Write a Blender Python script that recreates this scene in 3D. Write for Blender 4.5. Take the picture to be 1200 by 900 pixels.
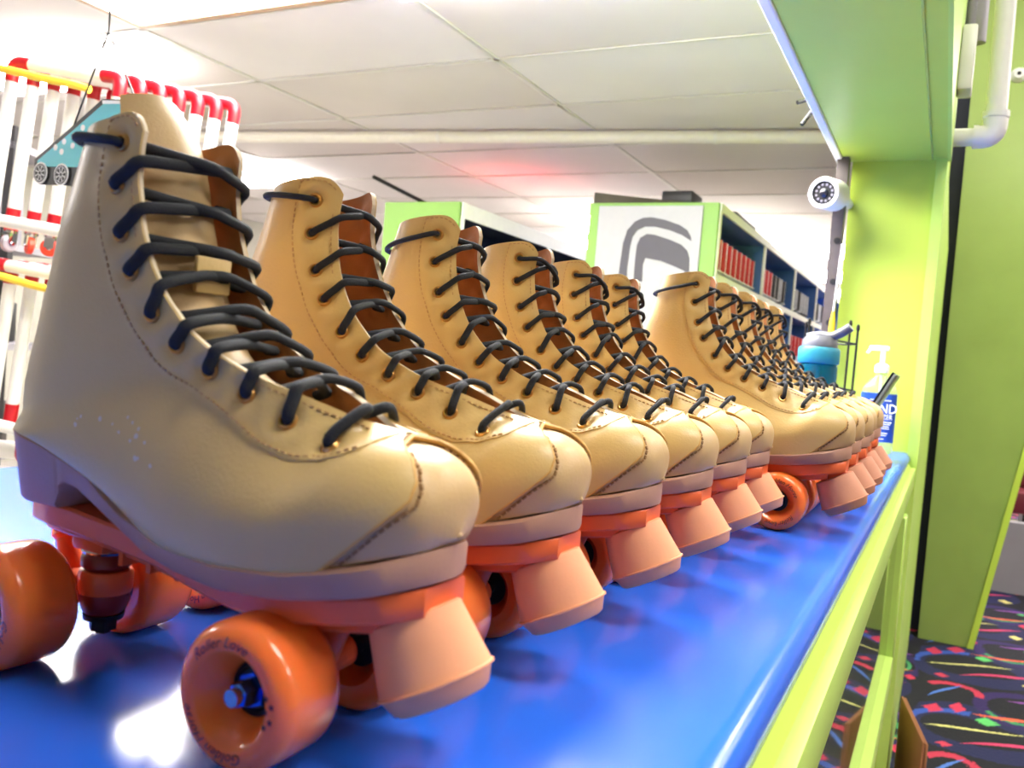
import bpy, bmesh, math, random
import numpy as np
from mathutils import Vector, Matrix, Euler

# ------------------------------------------------------------------ clear
for o in list(bpy.data.objects):
    bpy.data.objects.remove(o)
scene = bpy.context.scene
col = scene.collection
rnd = random.Random(7)

# ------------------------------------------------------------------ camera
F_PX, CX, CY = 1000.0, 600.0, 450.0
Z0 = 1.0                                   # counter top height above the floor
CAM = np.array([0.0, 0.0, Z0 + 0.18])


def cam_axes(vp=(1110.0, 455.0), slope=0.083):
    y = np.array([vp[0] - CX, -(vp[1] - CY), -F_PX]); y /= np.linalg.norm(y)
    d = np.array([1, -slope, 0.0]); n = np.cross(d, y); n /= np.linalg.norm(n)
    if n[1] < 0:
        n = -n
    return np.stack([np.cross(y, n), y, n], 1)


RC = cam_axes()
cam_data = bpy.data.cameras.new('camera')
cam = bpy.data.objects.new('camera', cam_data)
col.objects.link(cam)
M = Matrix.Identity(4)
for i in range(3):
    for j in range(3):
        M[j][i] = RC[i, j]
    M[i][3] = CAM[i]
cam.matrix_world = M
cam_data.sensor_fit = 'HORIZONTAL'
cam_data.sensor_width = 36.0
cam_data.lens = F_PX / 1200.0 * 36.0
cam_data.clip_start = 0.02
cam_data.dof.use_dof = True
cam_data.dof.focus_distance = 0.75
cam_data.dof.aperture_fstop = 12.0
scene.camera = cam


def at(u, v, ax, val):
    """pixel -> world point on the plane {axis ax = val} (z given above the floor)"""
    d = RC.T @ np.array([u - CX, -(v - CY), -F_PX])
    t = (val - CAM[ax]) / d[ax]
    return CAM + t * d


# ------------------------------------------------------------------ world, exposure
world = bpy.data.worlds.new('world')
scene.world = world
world.use_nodes = True
world.node_tree.nodes['Background'].inputs[0].default_value = (1.0, 0.985, 0.96, 1)
world.node_tree.nodes['Background'].inputs[1].default_value = 0.6
scene.view_settings.view_transform = 'Standard'
scene.view_settings.look = 'None'
scene.view_settings.gamma = 1.0
scene.view_settings.use_curve_mapping = False
scene.view_settings.exposure = 1.75
TROFFER = 12.5            # emission of the ceiling troffers
HALL = 9.5               # emission of the hall ceiling panels


# ------------------------------------------------------------------ material helpers
def lin(r, g, b):
    f = lambda c: (c / 255) / 12.92 if c / 255 <= 0.04045 else ((c / 255 + 0.055) / 1.055) ** 2.4
    return (f(r), f(g), f(b), 1.0)


def sset(bs, name, val):
    if name in bs.inputs:
        bs.inputs[name].default_value = val


def mat(name, rgb, rough=0.5, metal=0.0, noise=0.0, nscale=30.0, bump=0.0, bscale=200.0,
        sss=0.0, sss_r=(1, .3, .1), trans=0.0, ior=1.45, emit=0.0, coat=0.0, coat_r=0.1, spec=0.5):
    m = bpy.data.materials.new(name)
    m.use_nodes = True
    nt = m.node_tree
    bs = nt.nodes['Principled BSDF']
    c = lin(*rgb)
    bs.inputs['Base Color'].default_value = c
    bs.inputs['Roughness'].default_value = rough
    bs.inputs['Metallic'].default_value = metal
    sset(bs, 'Transmission Weight', trans)
    sset(bs, 'IOR', ior)
    sset(bs, 'Coat Weight', coat)
    sset(bs, 'Coat Roughness', coat_r)
    sset(bs, 'Specular IOR Level', spec)
    if sss:
        sset(bs, 'Subsurface Weight', sss)
        sset(bs, 'Subsurface Radius', sss_r)
        sset(bs, 'Subsurface Scale', 0.012)
    if emit:
        bs.inputs['Emission Color'].default_value = c
        bs.inputs['Emission Strength'].default_value = emit
    tc = nt.nodes.new('ShaderNodeTexCoord')
    if noise:
        n = nt.nodes.new('ShaderNodeTexNoise')
        n.inputs['Scale'].default_value = nscale
        n.inputs['Detail'].default_value = 4
        nt.links.new(tc.outputs['Object'], n.inputs['Vector'])
        r = nt.nodes.new('ShaderNodeValToRGB')
        r.color_ramp.elements[0].position = .3
        r.color_ramp.elements[1].position = .7
        r.color_ramp.elements[0].color = tuple(x * (1 - noise) for x in c[:3]) + (1,)
        r.color_ramp.elements[1].color = tuple(min(1, x * (1 + noise)) for x in c[:3]) + (1,)
        nt.links.new(n.outputs['Fac'], r.inputs['Fac'])
        nt.links.new(r.outputs['Color'], bs.inputs['Base Color'])
    if bump:
        n2 = nt.nodes.new('ShaderNodeTexNoise')
        n2.inputs['Scale'].default_value = bscale
        n2.inputs['Detail'].default_value = 3
        nt.links.new(tc.outputs['Object'], n2.inputs['Vector'])
        b = nt.nodes.new('ShaderNodeBump')
        b.inputs['Strength'].default_value = bump
        b.inputs['Distance'].default_value = 0.002
        nt.links.new(n2.outputs['Fac'], b.inputs['Height'])
        nt.links.new(b.outputs['Normal'], bs.inputs['Normal'])
    return m


class NX:
    """tiny node-expression helper"""
    def __init__(s, nt, sock): s.nt, s.k = nt, sock
    def _op(s, op, *a, clamp=False):
        n = s.nt.nodes.new('ShaderNodeMath'); n.operation = op; n.use_clamp = clamp
        for i, x in enumerate((s,) + a):
            if isinstance(x, NX): s.nt.links.new(x.k, n.inputs[i])
            else: n.inputs[i].default_value = x
        return NX(s.nt, n.outputs[0])
    def __add__(s, o): return s._op('ADD', o)
    def __sub__(s, o): return s._op('SUBTRACT', o)
    def __mul__(s, o): return s._op('MULTIPLY', o)
    def __truediv__(s, o): return s._op('DIVIDE', o)
    def abs(s): return s._op('ABSOLUTE')
    def lt(s, o): return s._op('LESS_THAN', o)
    def gt(s, o): return s._op('GREATER_THAN', o)
    def fract(s): return s._op('FRACT')
    def floor(s): return s._op('FLOOR')
    def sqrt(s): return s._op('SQRT')
    def max(s, o): return s._op('MAXIMUM', o)
    def min(s, o): return s._op('MINIMUM', o)
    def atan2(s, o): return s._op('ARCTAN2', o)


MT = {}
MT['leather'] = mat('tan_leather', (207, 175, 113), .38, noise=.05, nscale=14, bump=.10, bscale=500, coat=.06, coat_r=.3)
MT['leather_edge'] = mat('raw_leather_edge', (214, 196, 168), .8, bump=.3, bscale=700)
MT['leather_cap'] = mat('tan_toe_leather', (198, 164, 114), .42, noise=.05, nscale=16, bump=.10, bscale=500, coat=.1, coat_r=.3)
MT['lining'] = mat('brown_lining', (182, 124, 74), .62, noise=.18, nscale=22, bump=.15, bscale=300)
MT['thread'] = mat('stitch_thread', (150, 112, 68), .8)
MT['thread_pale'] = mat('pale_stitch_thread', (190, 150, 100), .8)
MT['sole'] = mat('sole_rubber', (176, 132, 112), .55, noise=.04, nscale=25, bump=.08, bscale=400)
MT['plate'] = mat('orange_nylon', (232, 104, 56), .34, noise=.04, nscale=20, bump=.04, bscale=600)
MT['wheel'] = mat('orange_urethane', (255, 122, 56), .22, noise=.03, nscale=20, sss=.5, sss_r=(1, .35, .12), coat=.25, coat_r=.12)
MT['stop'] = mat('peach_rubber', (236, 162, 120), .6, noise=.04, nscale=40, bump=.06, bscale=500)
MT['stop_shaded'] = mat('shaded_peach_rubber', (206, 142, 114), .6, noise=.05, nscale=40, bump=.06, bscale=500)  # peach rubber darkened: shade on the farther toe stops put into the colour
MT['piping'] = mat('seam_edge_leather', (206, 158, 84), .6)
MT['tongue'] = mat('shaded_tongue_leather', (196, 164, 116), .5, noise=.05, nscale=14, bump=.1, bscale=500)  # boot leather painted darker to stand in for the tongue's backlit shade
MT['cushion'] = mat('maroon_cushion', (128, 34, 30), .35)
MT['chrome'] = mat('chrome', (205, 208, 215), .12, 1.0, bump=.02, bscale=90)
MT['blue_steel'] = mat('blued_steel_nut', (70, 110, 190), .2, 1.0)
MT['black_metal'] = mat('black_steel', (40, 38, 40), .4, .6)
MT['lace'] = mat('navy_black_lace', (32, 34, 40), .85, bump=.5, bscale=1500)
MT['ink'] = mat('wheel_ink', (60, 26, 18), .5)
MT['brass'] = mat('brass_eyelet', (206, 160, 96), .28, .9)
MT['scuff'] = mat('scuff_white', (215, 205, 190), .8)


# ------------------------------------------------------------------ mesh builder
class MB:
    def __init__(s): s.v, s.f, s.m = [], [], []

    def add(s, vs, fs, mi=0):
        b = len(s.v)
        s.v += [tuple(float(c) for c in p) for p in vs]
        s.f += [tuple(b + i for i in f) for f in fs]
        s.m += [mi] * len(fs)
        return s

    def box(s, lo, hi, mi=0):
        (a, b, c), (d, e, f) = lo, hi
        return s.add([(a, b, c), (d, b, c), (d, e, c), (a, e, c), (a, b, f), (d, b, f), (d, e, f), (a, e, f)],
                     [(0, 3, 2, 1), (4, 5, 6, 7), (0, 1, 5, 4), (1, 2, 6, 5), (2, 3, 7, 6), (3, 0, 4, 7)], mi)

    def rbox(s, lo, hi, r, mi=0, seg=2):
        bm = bmesh.new()
        bmesh.ops.create_cube(bm, size=1)
        lo, hi = Vector(lo), Vector(hi)
        for v in bm.verts:
            v.co = Vector(((lo[i] + hi[i]) / 2 + v.co[i] * (hi[i] - lo[i]) for i in range(3)))
        bmesh.ops.bevel(bm, geom=bm.edges[:], offset=r, segments=seg, profile=.5, affect='EDGES')
        bm.verts.index_update()
        s.add([v.co[:] for v in bm.verts], [[v.index for v in f.verts] for f in bm.faces], mi)
        bm.free()
        return s

    def lathe(s, prof, org=(0, 0, 0), axis=(0, 0, 1), n=32, mi=0, closed=False):
        """prof: (radius, height) list; r=0 collapses"""
        ax = Vector(axis).normalized()
        t = Vector((1, 0, 0)) if abs(ax.x) < .9 else Vector((0, 1, 0))
        u = ax.cross(t).normalized(); w = ax.cross(u)
        o = Vector(org)
        rings, vs = [], []
        for r, h in prof:
            if r < 1e-7:
                rings.append([len(vs)]); vs.append(o + ax * h)
            else:
                rings.append(list(range(len(vs), len(vs) + n)))
                for k in range(n):
                    a = 2 * math.pi * k / n
                    vs.append(o + ax * h + (u * math.cos(a) + w * math.sin(a)) * r)
        fs = []
        pairs = list(zip(rings[:-1], rings[1:]))
        if closed:
            pairs.append((rings[-1], rings[0]))
        for A, B in pairs:
            if len(A) == 1 and len(B) == 1: continue
            for k in range(n):
                k2 = (k + 1) % n
                if len(A) == 1: fs.append((A[0], B[k2], B[k]))
                elif len(B) == 1: fs.append((A[k], A[k2], B[0]))
                else: fs.append((A[k], A[k2], B[k2], B[k]))
        return s.add(vs, fs, mi)

    def cyl(s, p0, p1, r0, r1=None, n=20, mi=0):
        p0, p1 = Vector(p0), Vector(p1)
        r1 = r0 if r1 is None else r1
        L = (p1 - p0).length
        return s.lathe([(0, 0), (r0, 0), (r1, L), (0, L)], p0, p1 - p0, n, mi)

    def tube(s, pts, r, n=8, mi=0, sub=4, flat=1.0, smooth=True):
        P = catmull(pts, sub) if smooth else [Vector(p) for p in pts]
        vs, fs = [], []
        prev = None
        for i, p in enumerate(P):
            d = (P[min(i + 1, len(P) - 1)] - P[max(i - 1, 0)]).normalized()
            if prev is None:
                a = Vector((0, 0, 1)) if abs(d.z) < .9 else Vector((1, 0, 0))
                u = d.cross(a).normalized()
            else:
                u = (prev - d * prev.dot(d)).normalized()
            prev = u
            w = d.cross(u)
            for k in range(n):
                an = 2 * math.pi * k / n
                vs.append(p + u * (r * math.cos(an)) + w * (r * flat * math.sin(an)))
        for i in range(len(P) - 1):
            for k in range(n):
                k2 = (k + 1) % n
                fs.append((i * n + k, i * n + k2, (i + 1) * n + k2, (i + 1) * n + k))
        fs.append(tuple(range(n - 1, -1, -1)))
        fs.append(tuple((len(P) - 1) * n + k for k in range(n)))
        return s.add(vs, fs, mi)

    def prism(s, poly, fn, d0, d1, mi=0):
        """poly 2D list; fn(a, b, d) -> 3D point"""
        n = len(poly)
        vs = [fn(a, b, d0) for a, b in poly] + [fn(a, b, d1) for a, b in poly]
        fs = [tuple(range(n - 1, -1, -1)), tuple(range(n, 2 * n))]
        for i in range(n):
            j = (i + 1) % n
            fs.append((i, j, n + j, n + i))
        return s.add(vs, fs, mi)

    def mesh(s, name, mats, angle=40, weld=0.0):
        me = bpy.data.meshes.new(name)
        me.from_pydata(s.v, [], s.f)
        for m in (mats if isinstance(mats, (list, tuple)) else [mats]):
            me.materials.append(m)
        me.polygons.foreach_set('material_index', s.m)
        bm = bmesh.new(); bm.from_mesh(me)
        if weld: bmesh.ops.remove_doubles(bm, verts=bm.verts, dist=weld)
        bmesh.ops.recalc_face_normals(bm, faces=bm.faces)
        bm.to_mesh(me); bm.free()
        me.polygons.foreach_set('use_smooth', [True] * len(me.polygons))
        me.set_sharp_from_angle(angle=math.radians(angle))
        me.update()
        return me


def catmull(pts, sub):
    P = [Vector(p) for p in pts]
    if len(P) < 3: return P
    out = []
    for i in range(len(P) - 1):
        p0, p1, p2, p3 = P[max(i - 1, 0)], P[i], P[i + 1], P[min(i + 2, len(P) - 1)]
        for k in range(sub):
            t = k / sub
            out.append(.5 * ((2 * p1) + (p2 - p0) * t + (2 * p0 - 5 * p1 + 4 * p2 - p3) * t * t
                             + (3 * p1 - p0 - 3 * p2 + p3) * t ** 3))
    out.append(P[-1])
    return out


def put(name, me, parent=None, loc=(0, 0, 0), mtx=None):
    o = bpy.data.objects.new(name, me)
    col.objects.link(o)
    o.parent = parent
    if mtx is not None: o.matrix_local = mtx
    else: o.location = loc
    return o


def tag(o, label, cat, group=None):
    o['label'] = label; o['category'] = cat
    if group: o['group'] = group
    return o


def thing(name, label, cat, loc=(0, 0, 0), rz=0.0, group=None):
    o = bpy.data.objects.new(name, None)
    col.objects.link(o)
    o.empty_display_size = .05
    o.location = loc; o.rotation_euler = (0, 0, rz)
    return tag(o, label, cat, group)


def struct(name, mb, m, parent=None, angle=40):
    o = put(name, mb.mesh(name, m, angle), parent)
    if parent is None: o['kind'] = 'structure'
    return o


def copy_tree(o, parent=None):
    c = o.copy(); col.objects.link(c); c.parent = parent
    for ch in list(o.children): copy_tree(ch, c)
    return c



# ================================================================== STRUCTURE
MT['blue'] = mat('blue_laminate', (40, 104, 232), .17, noise=.06, nscale=5, bump=.02, bscale=60)
MT['green'] = mat('lime_paint', (190, 214, 84), .38, noise=.04, nscale=3, bump=.06, bscale=120)
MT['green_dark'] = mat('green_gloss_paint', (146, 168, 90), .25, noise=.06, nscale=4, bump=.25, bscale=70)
MT['green_trim'] = mat('lime_trim_paint', (190, 224, 108), .35, noise=.04, nscale=9)
MT['white_wood'] = mat('white_painted_board', (238, 236, 226), .5, noise=.02)
MT['tile'] = mat('ceiling_tile', (204, 198, 197), .9, noise=.03, nscale=2.0, bump=.35, bscale=260)
MT['tile_old'] = mat('ceiling_tile_aged', (196, 188, 184), .9, noise=.05, nscale=1.4, bump=.35, bscale=260)
MT['runner'] = mat('ceiling_runner', (206, 202, 196), .5, noise=.03)
MT['troffer'] = mat('troffer_diffuser', (255, 251, 248), .5, emit=TROFFER)
MT['hall_light'] = mat('hall_light_diffuser', (255, 250, 240), .5, emit=HALL)
MT['pvc'] = mat('white_pvc', (222, 220, 217), .32, noise=.02)
MT['cream'] = mat('cream_pipe_paint', (208, 202, 190), .45, noise=.03)
MT['black'] = mat('black_plastic', (22, 22, 25), .42, noise=.1)
MT['navy'] = mat('navy_gap_panel', (26, 28, 46), .45, noise=.1)
MT['wall'] = mat('grey_beige_wall', (176, 172, 160), .8, noise=.05, nscale=3)
MT['grey'] = mat('grey_paint', (138, 134, 142), .6, noise=.05, nscale=4)
MT['rink_grey'] = mat('grey_kick_wall', (150, 146, 152), .55, noise=.06, nscale=5)
CEIL = CAM[2] + 1.12


def stain_tile():
    m = MT['tile_old'].copy(); m.name = 'ceiling_tile_stained'
    nt = m.node_tree; bs = nt.nodes['Principled BSDF']
    tc = nt.nodes.new('ShaderNodeTexCoord')
    sep = nt.nodes.new('ShaderNodeSeparateXYZ'); nt.links.new(tc.outputs['Object'], sep.inputs[0])
    x, y = NX(nt, sep.outputs[0]), NX(nt, sep.outputs[1])
    no = nt.nodes.new('ShaderNodeTexNoise'); no.inputs['Scale'].default_value = 7; no.inputs['Detail'].default_value = 5
    nt.links.new(tc.outputs['Object'], no.inputs['Vector'])
    nz = (NX(nt, no.outputs['Fac']) - .5) * .5
    dx = (x + .18) / .36; dy = (y - .02) / .2
    d = (dx * dx + dy * dy).sqrt() + nz
    fac = (d - .85)._op('MULTIPLY', -9.0, clamp=True)
    mix = nt.nodes.new('ShaderNodeMix'); mix.data_type = 'RGBA'
    old = bs.inputs['Base Color'].links[0].from_socket
    nt.links.new(fac.k, mix.inputs[0]); nt.links.new(old, mix.inputs[6]); mix.inputs[7].default_value = lin(176, 162, 146)
    nt.links.new(mix.outputs[2], bs.inputs['Base Color'])
    return m


MT['tile_stain'] = stain_tile()


def carpet():
    m = bpy.data.materials.new('arcade_carpet'); m.use_nodes = True
    nt = m.node_tree; bs = nt.nodes['Principled BSDF']; bs.inputs['Roughness'].default_value = .95
    tc = nt.nodes.new('ShaderNodeTexCoord')
    no = nt.nodes.new('ShaderNodeTexNoise'); no.inputs['Scale'].default_value = 2.3; no.inputs['Detail'].default_value = 1
    nt.links.new(tc.outputs['Object'], no.inputs['Vector'])
    sep = nt.nodes.new('ShaderNodeSeparateXYZ'); nt.links.new(tc.outputs['Object'], sep.inputs[0])
    sn = nt.nodes.new('ShaderNodeSeparateColor'); nt.links.new(no.outputs['Color'], sn.inputs[0])
    fine = nt.nodes.new('ShaderNodeTexNoise'); fine.inputs['Scale'].default_value = 90; nt.links.new(tc.outputs['Object'], fine.inputs['Vector'])
    fz = (NX(nt, fine.outputs['Fac']) - .5) * .035
    x = NX(nt, sep.outputs[0]) + (NX(nt, sn.outputs[0]) - .5) * .12 + fz
    y = NX(nt, sep.outputs[1]) + (NX(nt, sn.outputs[1]) - .5) * .18 + fz
    col_ = None
    TX, TY = .52, .78
    u = (x / TX).fract() * TX
    v = ((y + (x / TX).floor() * .31) / TY).fract() * TY

    def over(mask, rgb):
        nonlocal col_
        mx = nt.nodes.new('ShaderNodeMix'); mx.data_type = 'RGBA'
        nt.links.new(mask.k, mx.inputs[0])
        if col_ is None: mx.inputs[6].default_value = lin(22, 21, 34)
        else: nt.links.new(col_, mx.inputs[6])
        mx.inputs[7].default_value = lin(*rgb)
        col_ = mx.outputs[2]

    def band(cx, cy, rx, ry, w, rot=0.0, half=None):
        c, s_ = math.cos(rot), math.sin(rot)
        du, dv = u - cx, v - cy
        a = (du * c + dv * s_) / rx; b = (dv * c - du * s_) / ry
        d = (a * a + b * b).sqrt() - 1
        mk = d.abs().lt(w)
        if half is not None:
            ang = b.atan2(a)
            mk = mk * (ang - half[0]).abs().lt(half[1])
        return mk

    def streak(x0, y0, x1, y1, w):
        dx, dy = x1 - x0, y1 - y0; L = math.hypot(dx, dy); dx /= L; dy /= L
        du, dv = u - x0, v - y0
        al = (du * dx + dv * dy) / L
        ac = dv * dx - du * dy
        taper = (al * (al - 1.0) * -4.0).max(0)
        return ac.abs().lt(taper * w)

    def diamond(cx, cy, a, b):
        return (((u - cx) / a).abs() + ((v - cy) / b).abs()).lt(1.0)

    over(band(.20, .25, .22, .20, .28), (30, 32, 78))
    over(band(.20, .25, .20, .18, .10, .2, (2.6, 1.2)), (52, 84, 178))
    over(band(.38, .58, .16, .17, .16, .4), (48, 30, 92))
    over(band(.36, .58, .13, .14, .07, 0, (-1.0, 1.5)), (70, 150, 96))
    over(band(.12, .62, .09, .12, .18, 0, (1.2, 1.3)), (196, 52, 84))
    over(streak(.16, .10, .46, .30, .014), (205, 62, 110))
    over(streak(.05, .22, .36, .34, .009), (226, 220, 140))
    over(streak(.20, .44, .50, .50, .012), (232, 100, 72))
    over(streak(.30, .66, .52, .74, .010), (150, 80, 180))
    over(streak(.02, .50, .16, .74, .008), (80, 120, 210))
    for cx, cy, a, b, rgb in ((.40, .12, .035, .045, (228, 214, 130)), (.06, .40, .04, .05, (206, 52, 88)), (.15, .46, .035, .045, (206, 52, 88)),
                              (.25, .40, .035, .04, (96, 196, 110)), (.48, .40, .03, .04, (206, 52, 88)), (.45, .66, .03, .03, (90, 180, 110)), (.10, .06, .03, .03, (206, 60, 90))):
        over(diamond(cx, cy, a, b), rgb)
    nt.links.new(col_, bs.inputs['Base Color'])
    b_ = nt.nodes.new('ShaderNodeBump'); b_.inputs['Strength'].default_value = .6; b_.inputs['Distance'].default_value = .004
    nt.links.new(fine.outputs['Fac'], b_.inputs['Height']); nt.links.new(b_.outputs['Normal'], bs.inputs['Normal'])
    return m


MT['carpet'] = carpet()

# ---- floor, walls
mb = MB(); mb.box((-.40, -3, -.05), (5, 14, 0)); struct('floor', mb, MT['carpet'])
mb = MB(); mb.box((-6.5, -3, -.05), (-.40, 14, 0)); struct('floor_staff', mb, mat('pale_vinyl_floor', (176, 170, 165), .35, noise=.05, nscale=2))
mb = MB(); mb.box((-6.6, -3, 0), (-6.5, 14, 3.4)); struct('wall_left', mb, MT['wall'])
mb = MB(); mb.box((-6.5, 13.5, 0), (5, 13.6, 3.4)); struct('wall_back', mb, MT['white_wood'])
mb = MB(); mb.box((4.9, -3, 0), (5, 13.5, 3.4)); struct('wall_right', mb, MT['wall'])
mb = MB(); mb.box((-6.5, -3.1, 0), (5, -3, 3.4)); struct('wall_front', mb, mat('dim_grey_wall', (186, 178, 168), .8, noise=.05, nscale=3))

# ---- suspended ceiling behind the counter: every tile a piece
ceil_mb = MB(); ceil_mb.box((-6.5, -3, CEIL + .03), (-.30, 13.5, CEIL + .06))
ceiling = struct('ceiling', ceil_mb, MT['tile_old'])
gx = [-6.54 + 1.22 * k for k in range(6)] + [-.30]       # -2.88, -1.66 fall on the seen grid lines
gx = [-6.5, -5.32, -4.10, -2.88, -1.66, -.44, -.30]
gy = [-2.6, -1.99, -1.38, -.77, -.16, .45, 1.06, 1.67, 2.28, 2.905, 3.51, 4.22, 4.85, 5.53, 6.19, 6.84, 7.49, 8.14, 8.79, 9.44, 10.1, 10.75, 11.4, 12.05, 12.7, 13.4]
LIGHT_CELLS = {}     # (column, row) of a lit troffer
for c_, r_ in ((3, 7), (4, 7), (4, 6), (1, 4), (1, 11), (3, 14), (4, 16), (4, 19), (2, 16), (3, 20), (4, 22), (1, 18)):
    LIGHT_CELLS[(c_, r_)] = True
tile_meshes = {}


def tile_mesh(w, d, key):
    k = (round(w, 3), round(d, 3), key)
    if k not in tile_meshes:
        m_ = MB(); m_.rbox((-w / 2 + .011, -d / 2 + .011, 0), (w / 2 - .011, d / 2 - .011, .018), .003, seg=1)
        tile_meshes[k] = m_.mesh('ceiling_tile', MT[key])
    return tile_meshes[k]


for i in range(len(gx) - 1):
    for j in range(len(gy) - 1):
        if (i, j) in LIGHT_CELLS: continue
        w, d = gx[i + 1] - gx[i], gy[j + 1] - gy[j]
        key = 'tile_stain' if (i, j) in ((2, 9), (2, 8), (3, 9)) and (i, j) != (3, 9) else ('tile' if (i * 7 + j * 3) % 4 else 'tile_old')
        put('ceiling_tile', tile_mesh(w, d, key), ceiling, ((gx[i] + gx[i + 1]) / 2, (gy[j] + gy[j + 1]) / 2, CEIL + .004 + rnd.uniform(0, .002)))
for x in gx[1:-1]:
    m_ = MB(); m_.box((x - .012, -2.6, CEIL), (x + .012, 13.4, CEIL + .004)); m_.box((x - .002, -2.6, CEIL), (x + .002, 13.4, CEIL + .03))
    struct('ceiling_runner', m_, MT['runner'], ceiling)
for y in gy:
    m_ = MB(); m_.box((-6.5, y - .010, CEIL), (-.30, y + .010, CEIL + .0035)); m_.box((-6.5, y - .002, CEIL), (-.30, y + .002, CEIL + .03))
    struct('ceiling_runner', m_, MT['runner'], ceiling)
OTHER_L = ['recessed ceiling light panel above the middle of the stored skates', 'recessed ceiling light panel above the counter, nearer the camera of the two', 'recessed ceiling light panel right above the counter', 'recessed ceiling light panel close to the left wall', 'recessed ceiling light panel above the far end of the left aisle', 'recessed ceiling light panel above the stored red skates', 'recessed ceiling light panel over the aisle left of the logo shelving', 'recessed ceiling light panel above the back of the second shelving', 'recessed ceiling light panel nearest the white back wall', 'recessed ceiling light panel in the far left corner']
LABEL_L = {(3, 7): 'lit ceiling light panel with ribbed cover above the nearest skate', (2, 8): 'glaring ceiling light panel over the hanging skate sign',
           (3, 14): 'lit ceiling light panel glimpsed left of the logo panel'}
for n_, (c_, r_) in enumerate(LIGHT_CELLS):
    x0, x1, y0, y1 = gx[c_], gx[c_ + 1], gy[r_], gy[r_ + 1]
    cx_, cy_ = (x0 + x1) / 2, (y0 + y1) / 2
    lb = LABEL_L.get((c_, r_)) or OTHER_L.pop(0)
    t = thing('ceiling_light', lb, 'ceiling light', (cx_, cy_, CEIL), 0, 'recessed light panels in the tiled ceiling')
    w, d = (x1 - x0) / 2 - .012, (y1 - y0) / 2 - .012
    m_ = MB()
    for lo, hi in (((-w, -d, -.004), (w, -d + .03, .02)), ((-w, d - .03, -.004), (w, d, .02)), ((-w, -d + .03, -.004), (-w + .03, d - .03, .02)), ((w - .03, -d + .03, -.004), (w, d - .03, .02))):
        m_.box(lo, hi)
    put('light_frame', m_.mesh('light_frame', mat('tan_light_frame', (176, 146, 118), .6) if (c_, r_) == (3, 7) else MT['runner']), t)
    m_ = MB(); k_ = 40; e_ = .03; dr = .001 if (c_, r_) == (3, 7) else .055     # ribbed wrap-round lens hanging below the frame
    for q in range(k_):
        xa = -w + e_ + (2 * w - 2 * e_) * q / k_; xb = -w + e_ + (2 * w - 2 * e_) * (q + 1) / k_; xm = (xa + xb) / 2
        rows = [(-d + e_, .004), (-d + e_ + .02, -dr), (d - e_ - .02, -dr), (d - e_, .004)]
        for (ya, za), (yb, zb) in zip(rows[:-1], rows[1:]):
            m_.add([(xa, ya, za), (xm, ya, za - .003), (xb, ya, za), (xa, yb, zb), (xm, yb, zb - .003), (xb, yb, zb)], [(0, 1, 4, 3), (1, 2, 5, 4)])
    for s_ in (-1, 1):
        m_.add([(s_ * (w - e_), -d + e_, .004), (s_ * (w - e_), -d + e_ + .02, -dr), (s_ * (w - e_), d - e_ - .02, -dr), (s_ * (w - e_), d - e_, .004)], [(0, 1, 2, 3)])
    put('diffuser', m_.mesh('diffuser', MT['troffer'], 5), t)

# surface strip light over the hanging sign
t = thing('ceiling_light', 'glaring strip light on the ceiling above the hanging skate sign', 'ceiling light', (-3.62, 2.46, CEIL), 0, 'recessed light panels in the tiled ceiling')
m_ = MB(); m_.rbox((-.48, -.12, -.03), (.48, .12, -.001), .006, seg=1); put('light_frame', m_.mesh('light_frame', MT['runner']), t)
m_ = MB(); m_.rbox((-.515, -.15, -.08), (.515, .15, -.0305), .02, seg=3); put('diffuser', m_.mesh('diffuser', MT['troffer']), t)

# ---- public side: open high ceiling with its own light panels
mb = MB(); mb.box((-.05, -3, 3.3), (5, 13.5, 3.35)); struct('ceiling_hall', mb, MT['tile_old'])
for k, (x, y) in enumerate(((.85, .5), (1.0, 3.2), (3.2, 1.0), (1.6, 6.4), (3.2, 4.0), (3.2, 8.0))):
    t = thing('ceiling_light', ['hall ceiling light panel beside the nearest skates', 'hall ceiling light panel beside the lime end wall', 'hall ceiling light panel toward the right wall, near the counter', 'hall ceiling light panel above the maroon bench', 'hall ceiling light panel toward the right wall, level with the slanted wall', 'farthest hall ceiling light panel by the right wall'][k], 'ceiling light', (x, y, 3.28), 0, 'light panels on the hall ceiling')
    m_ = MB(); m_.rbox((-.62, -.32, -.01), (.62, .32, .02), .004, seg=1); put('light_frame', m_.mesh('light_frame', MT['runner']), t)
    m_ = MB(); m_.box((-.58, -.28, -.016), (.58, .28, -.0105)); put('diffuser', m_.mesh('diffuser', MT['hall_light']), t)

# ---- end wall of the counter, header beam
mb = MB(); mb.box((-.285, 2.5, 0), (-.078, 4.3, 2.35)); struct('wall_end', mb, MT['green'])
mb = MB(); mb.box((-.078, 2.485, 0), (-.052, 4.3, 1.80)); trim_post = struct('trim_1', mb, MT['green_trim'])
mb = MB(); mb.box((-.305, -3, 1.775), (-.052, 2.5, 2.42))
beam = struct('wall_header', mb, MT['green'])
mb = MB(); mb.box((-.090, -3, 1.7725), (-.086, 2.49, 1.776)); struct('beam_joint', mb, MT['green_dark'], beam)
mb = MB(); mb.rbox((-.325, -3, 1.768), (-.305, 2.5, 1.80), .003, seg=1); struct('trim_2', mb, MT['white_wood'])
mb = MB(); mb.box((-.052, -3, 1.770), (-.044, 2.5, 2.42)); struct('trim_3', mb, MT['green_trim'])

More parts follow.
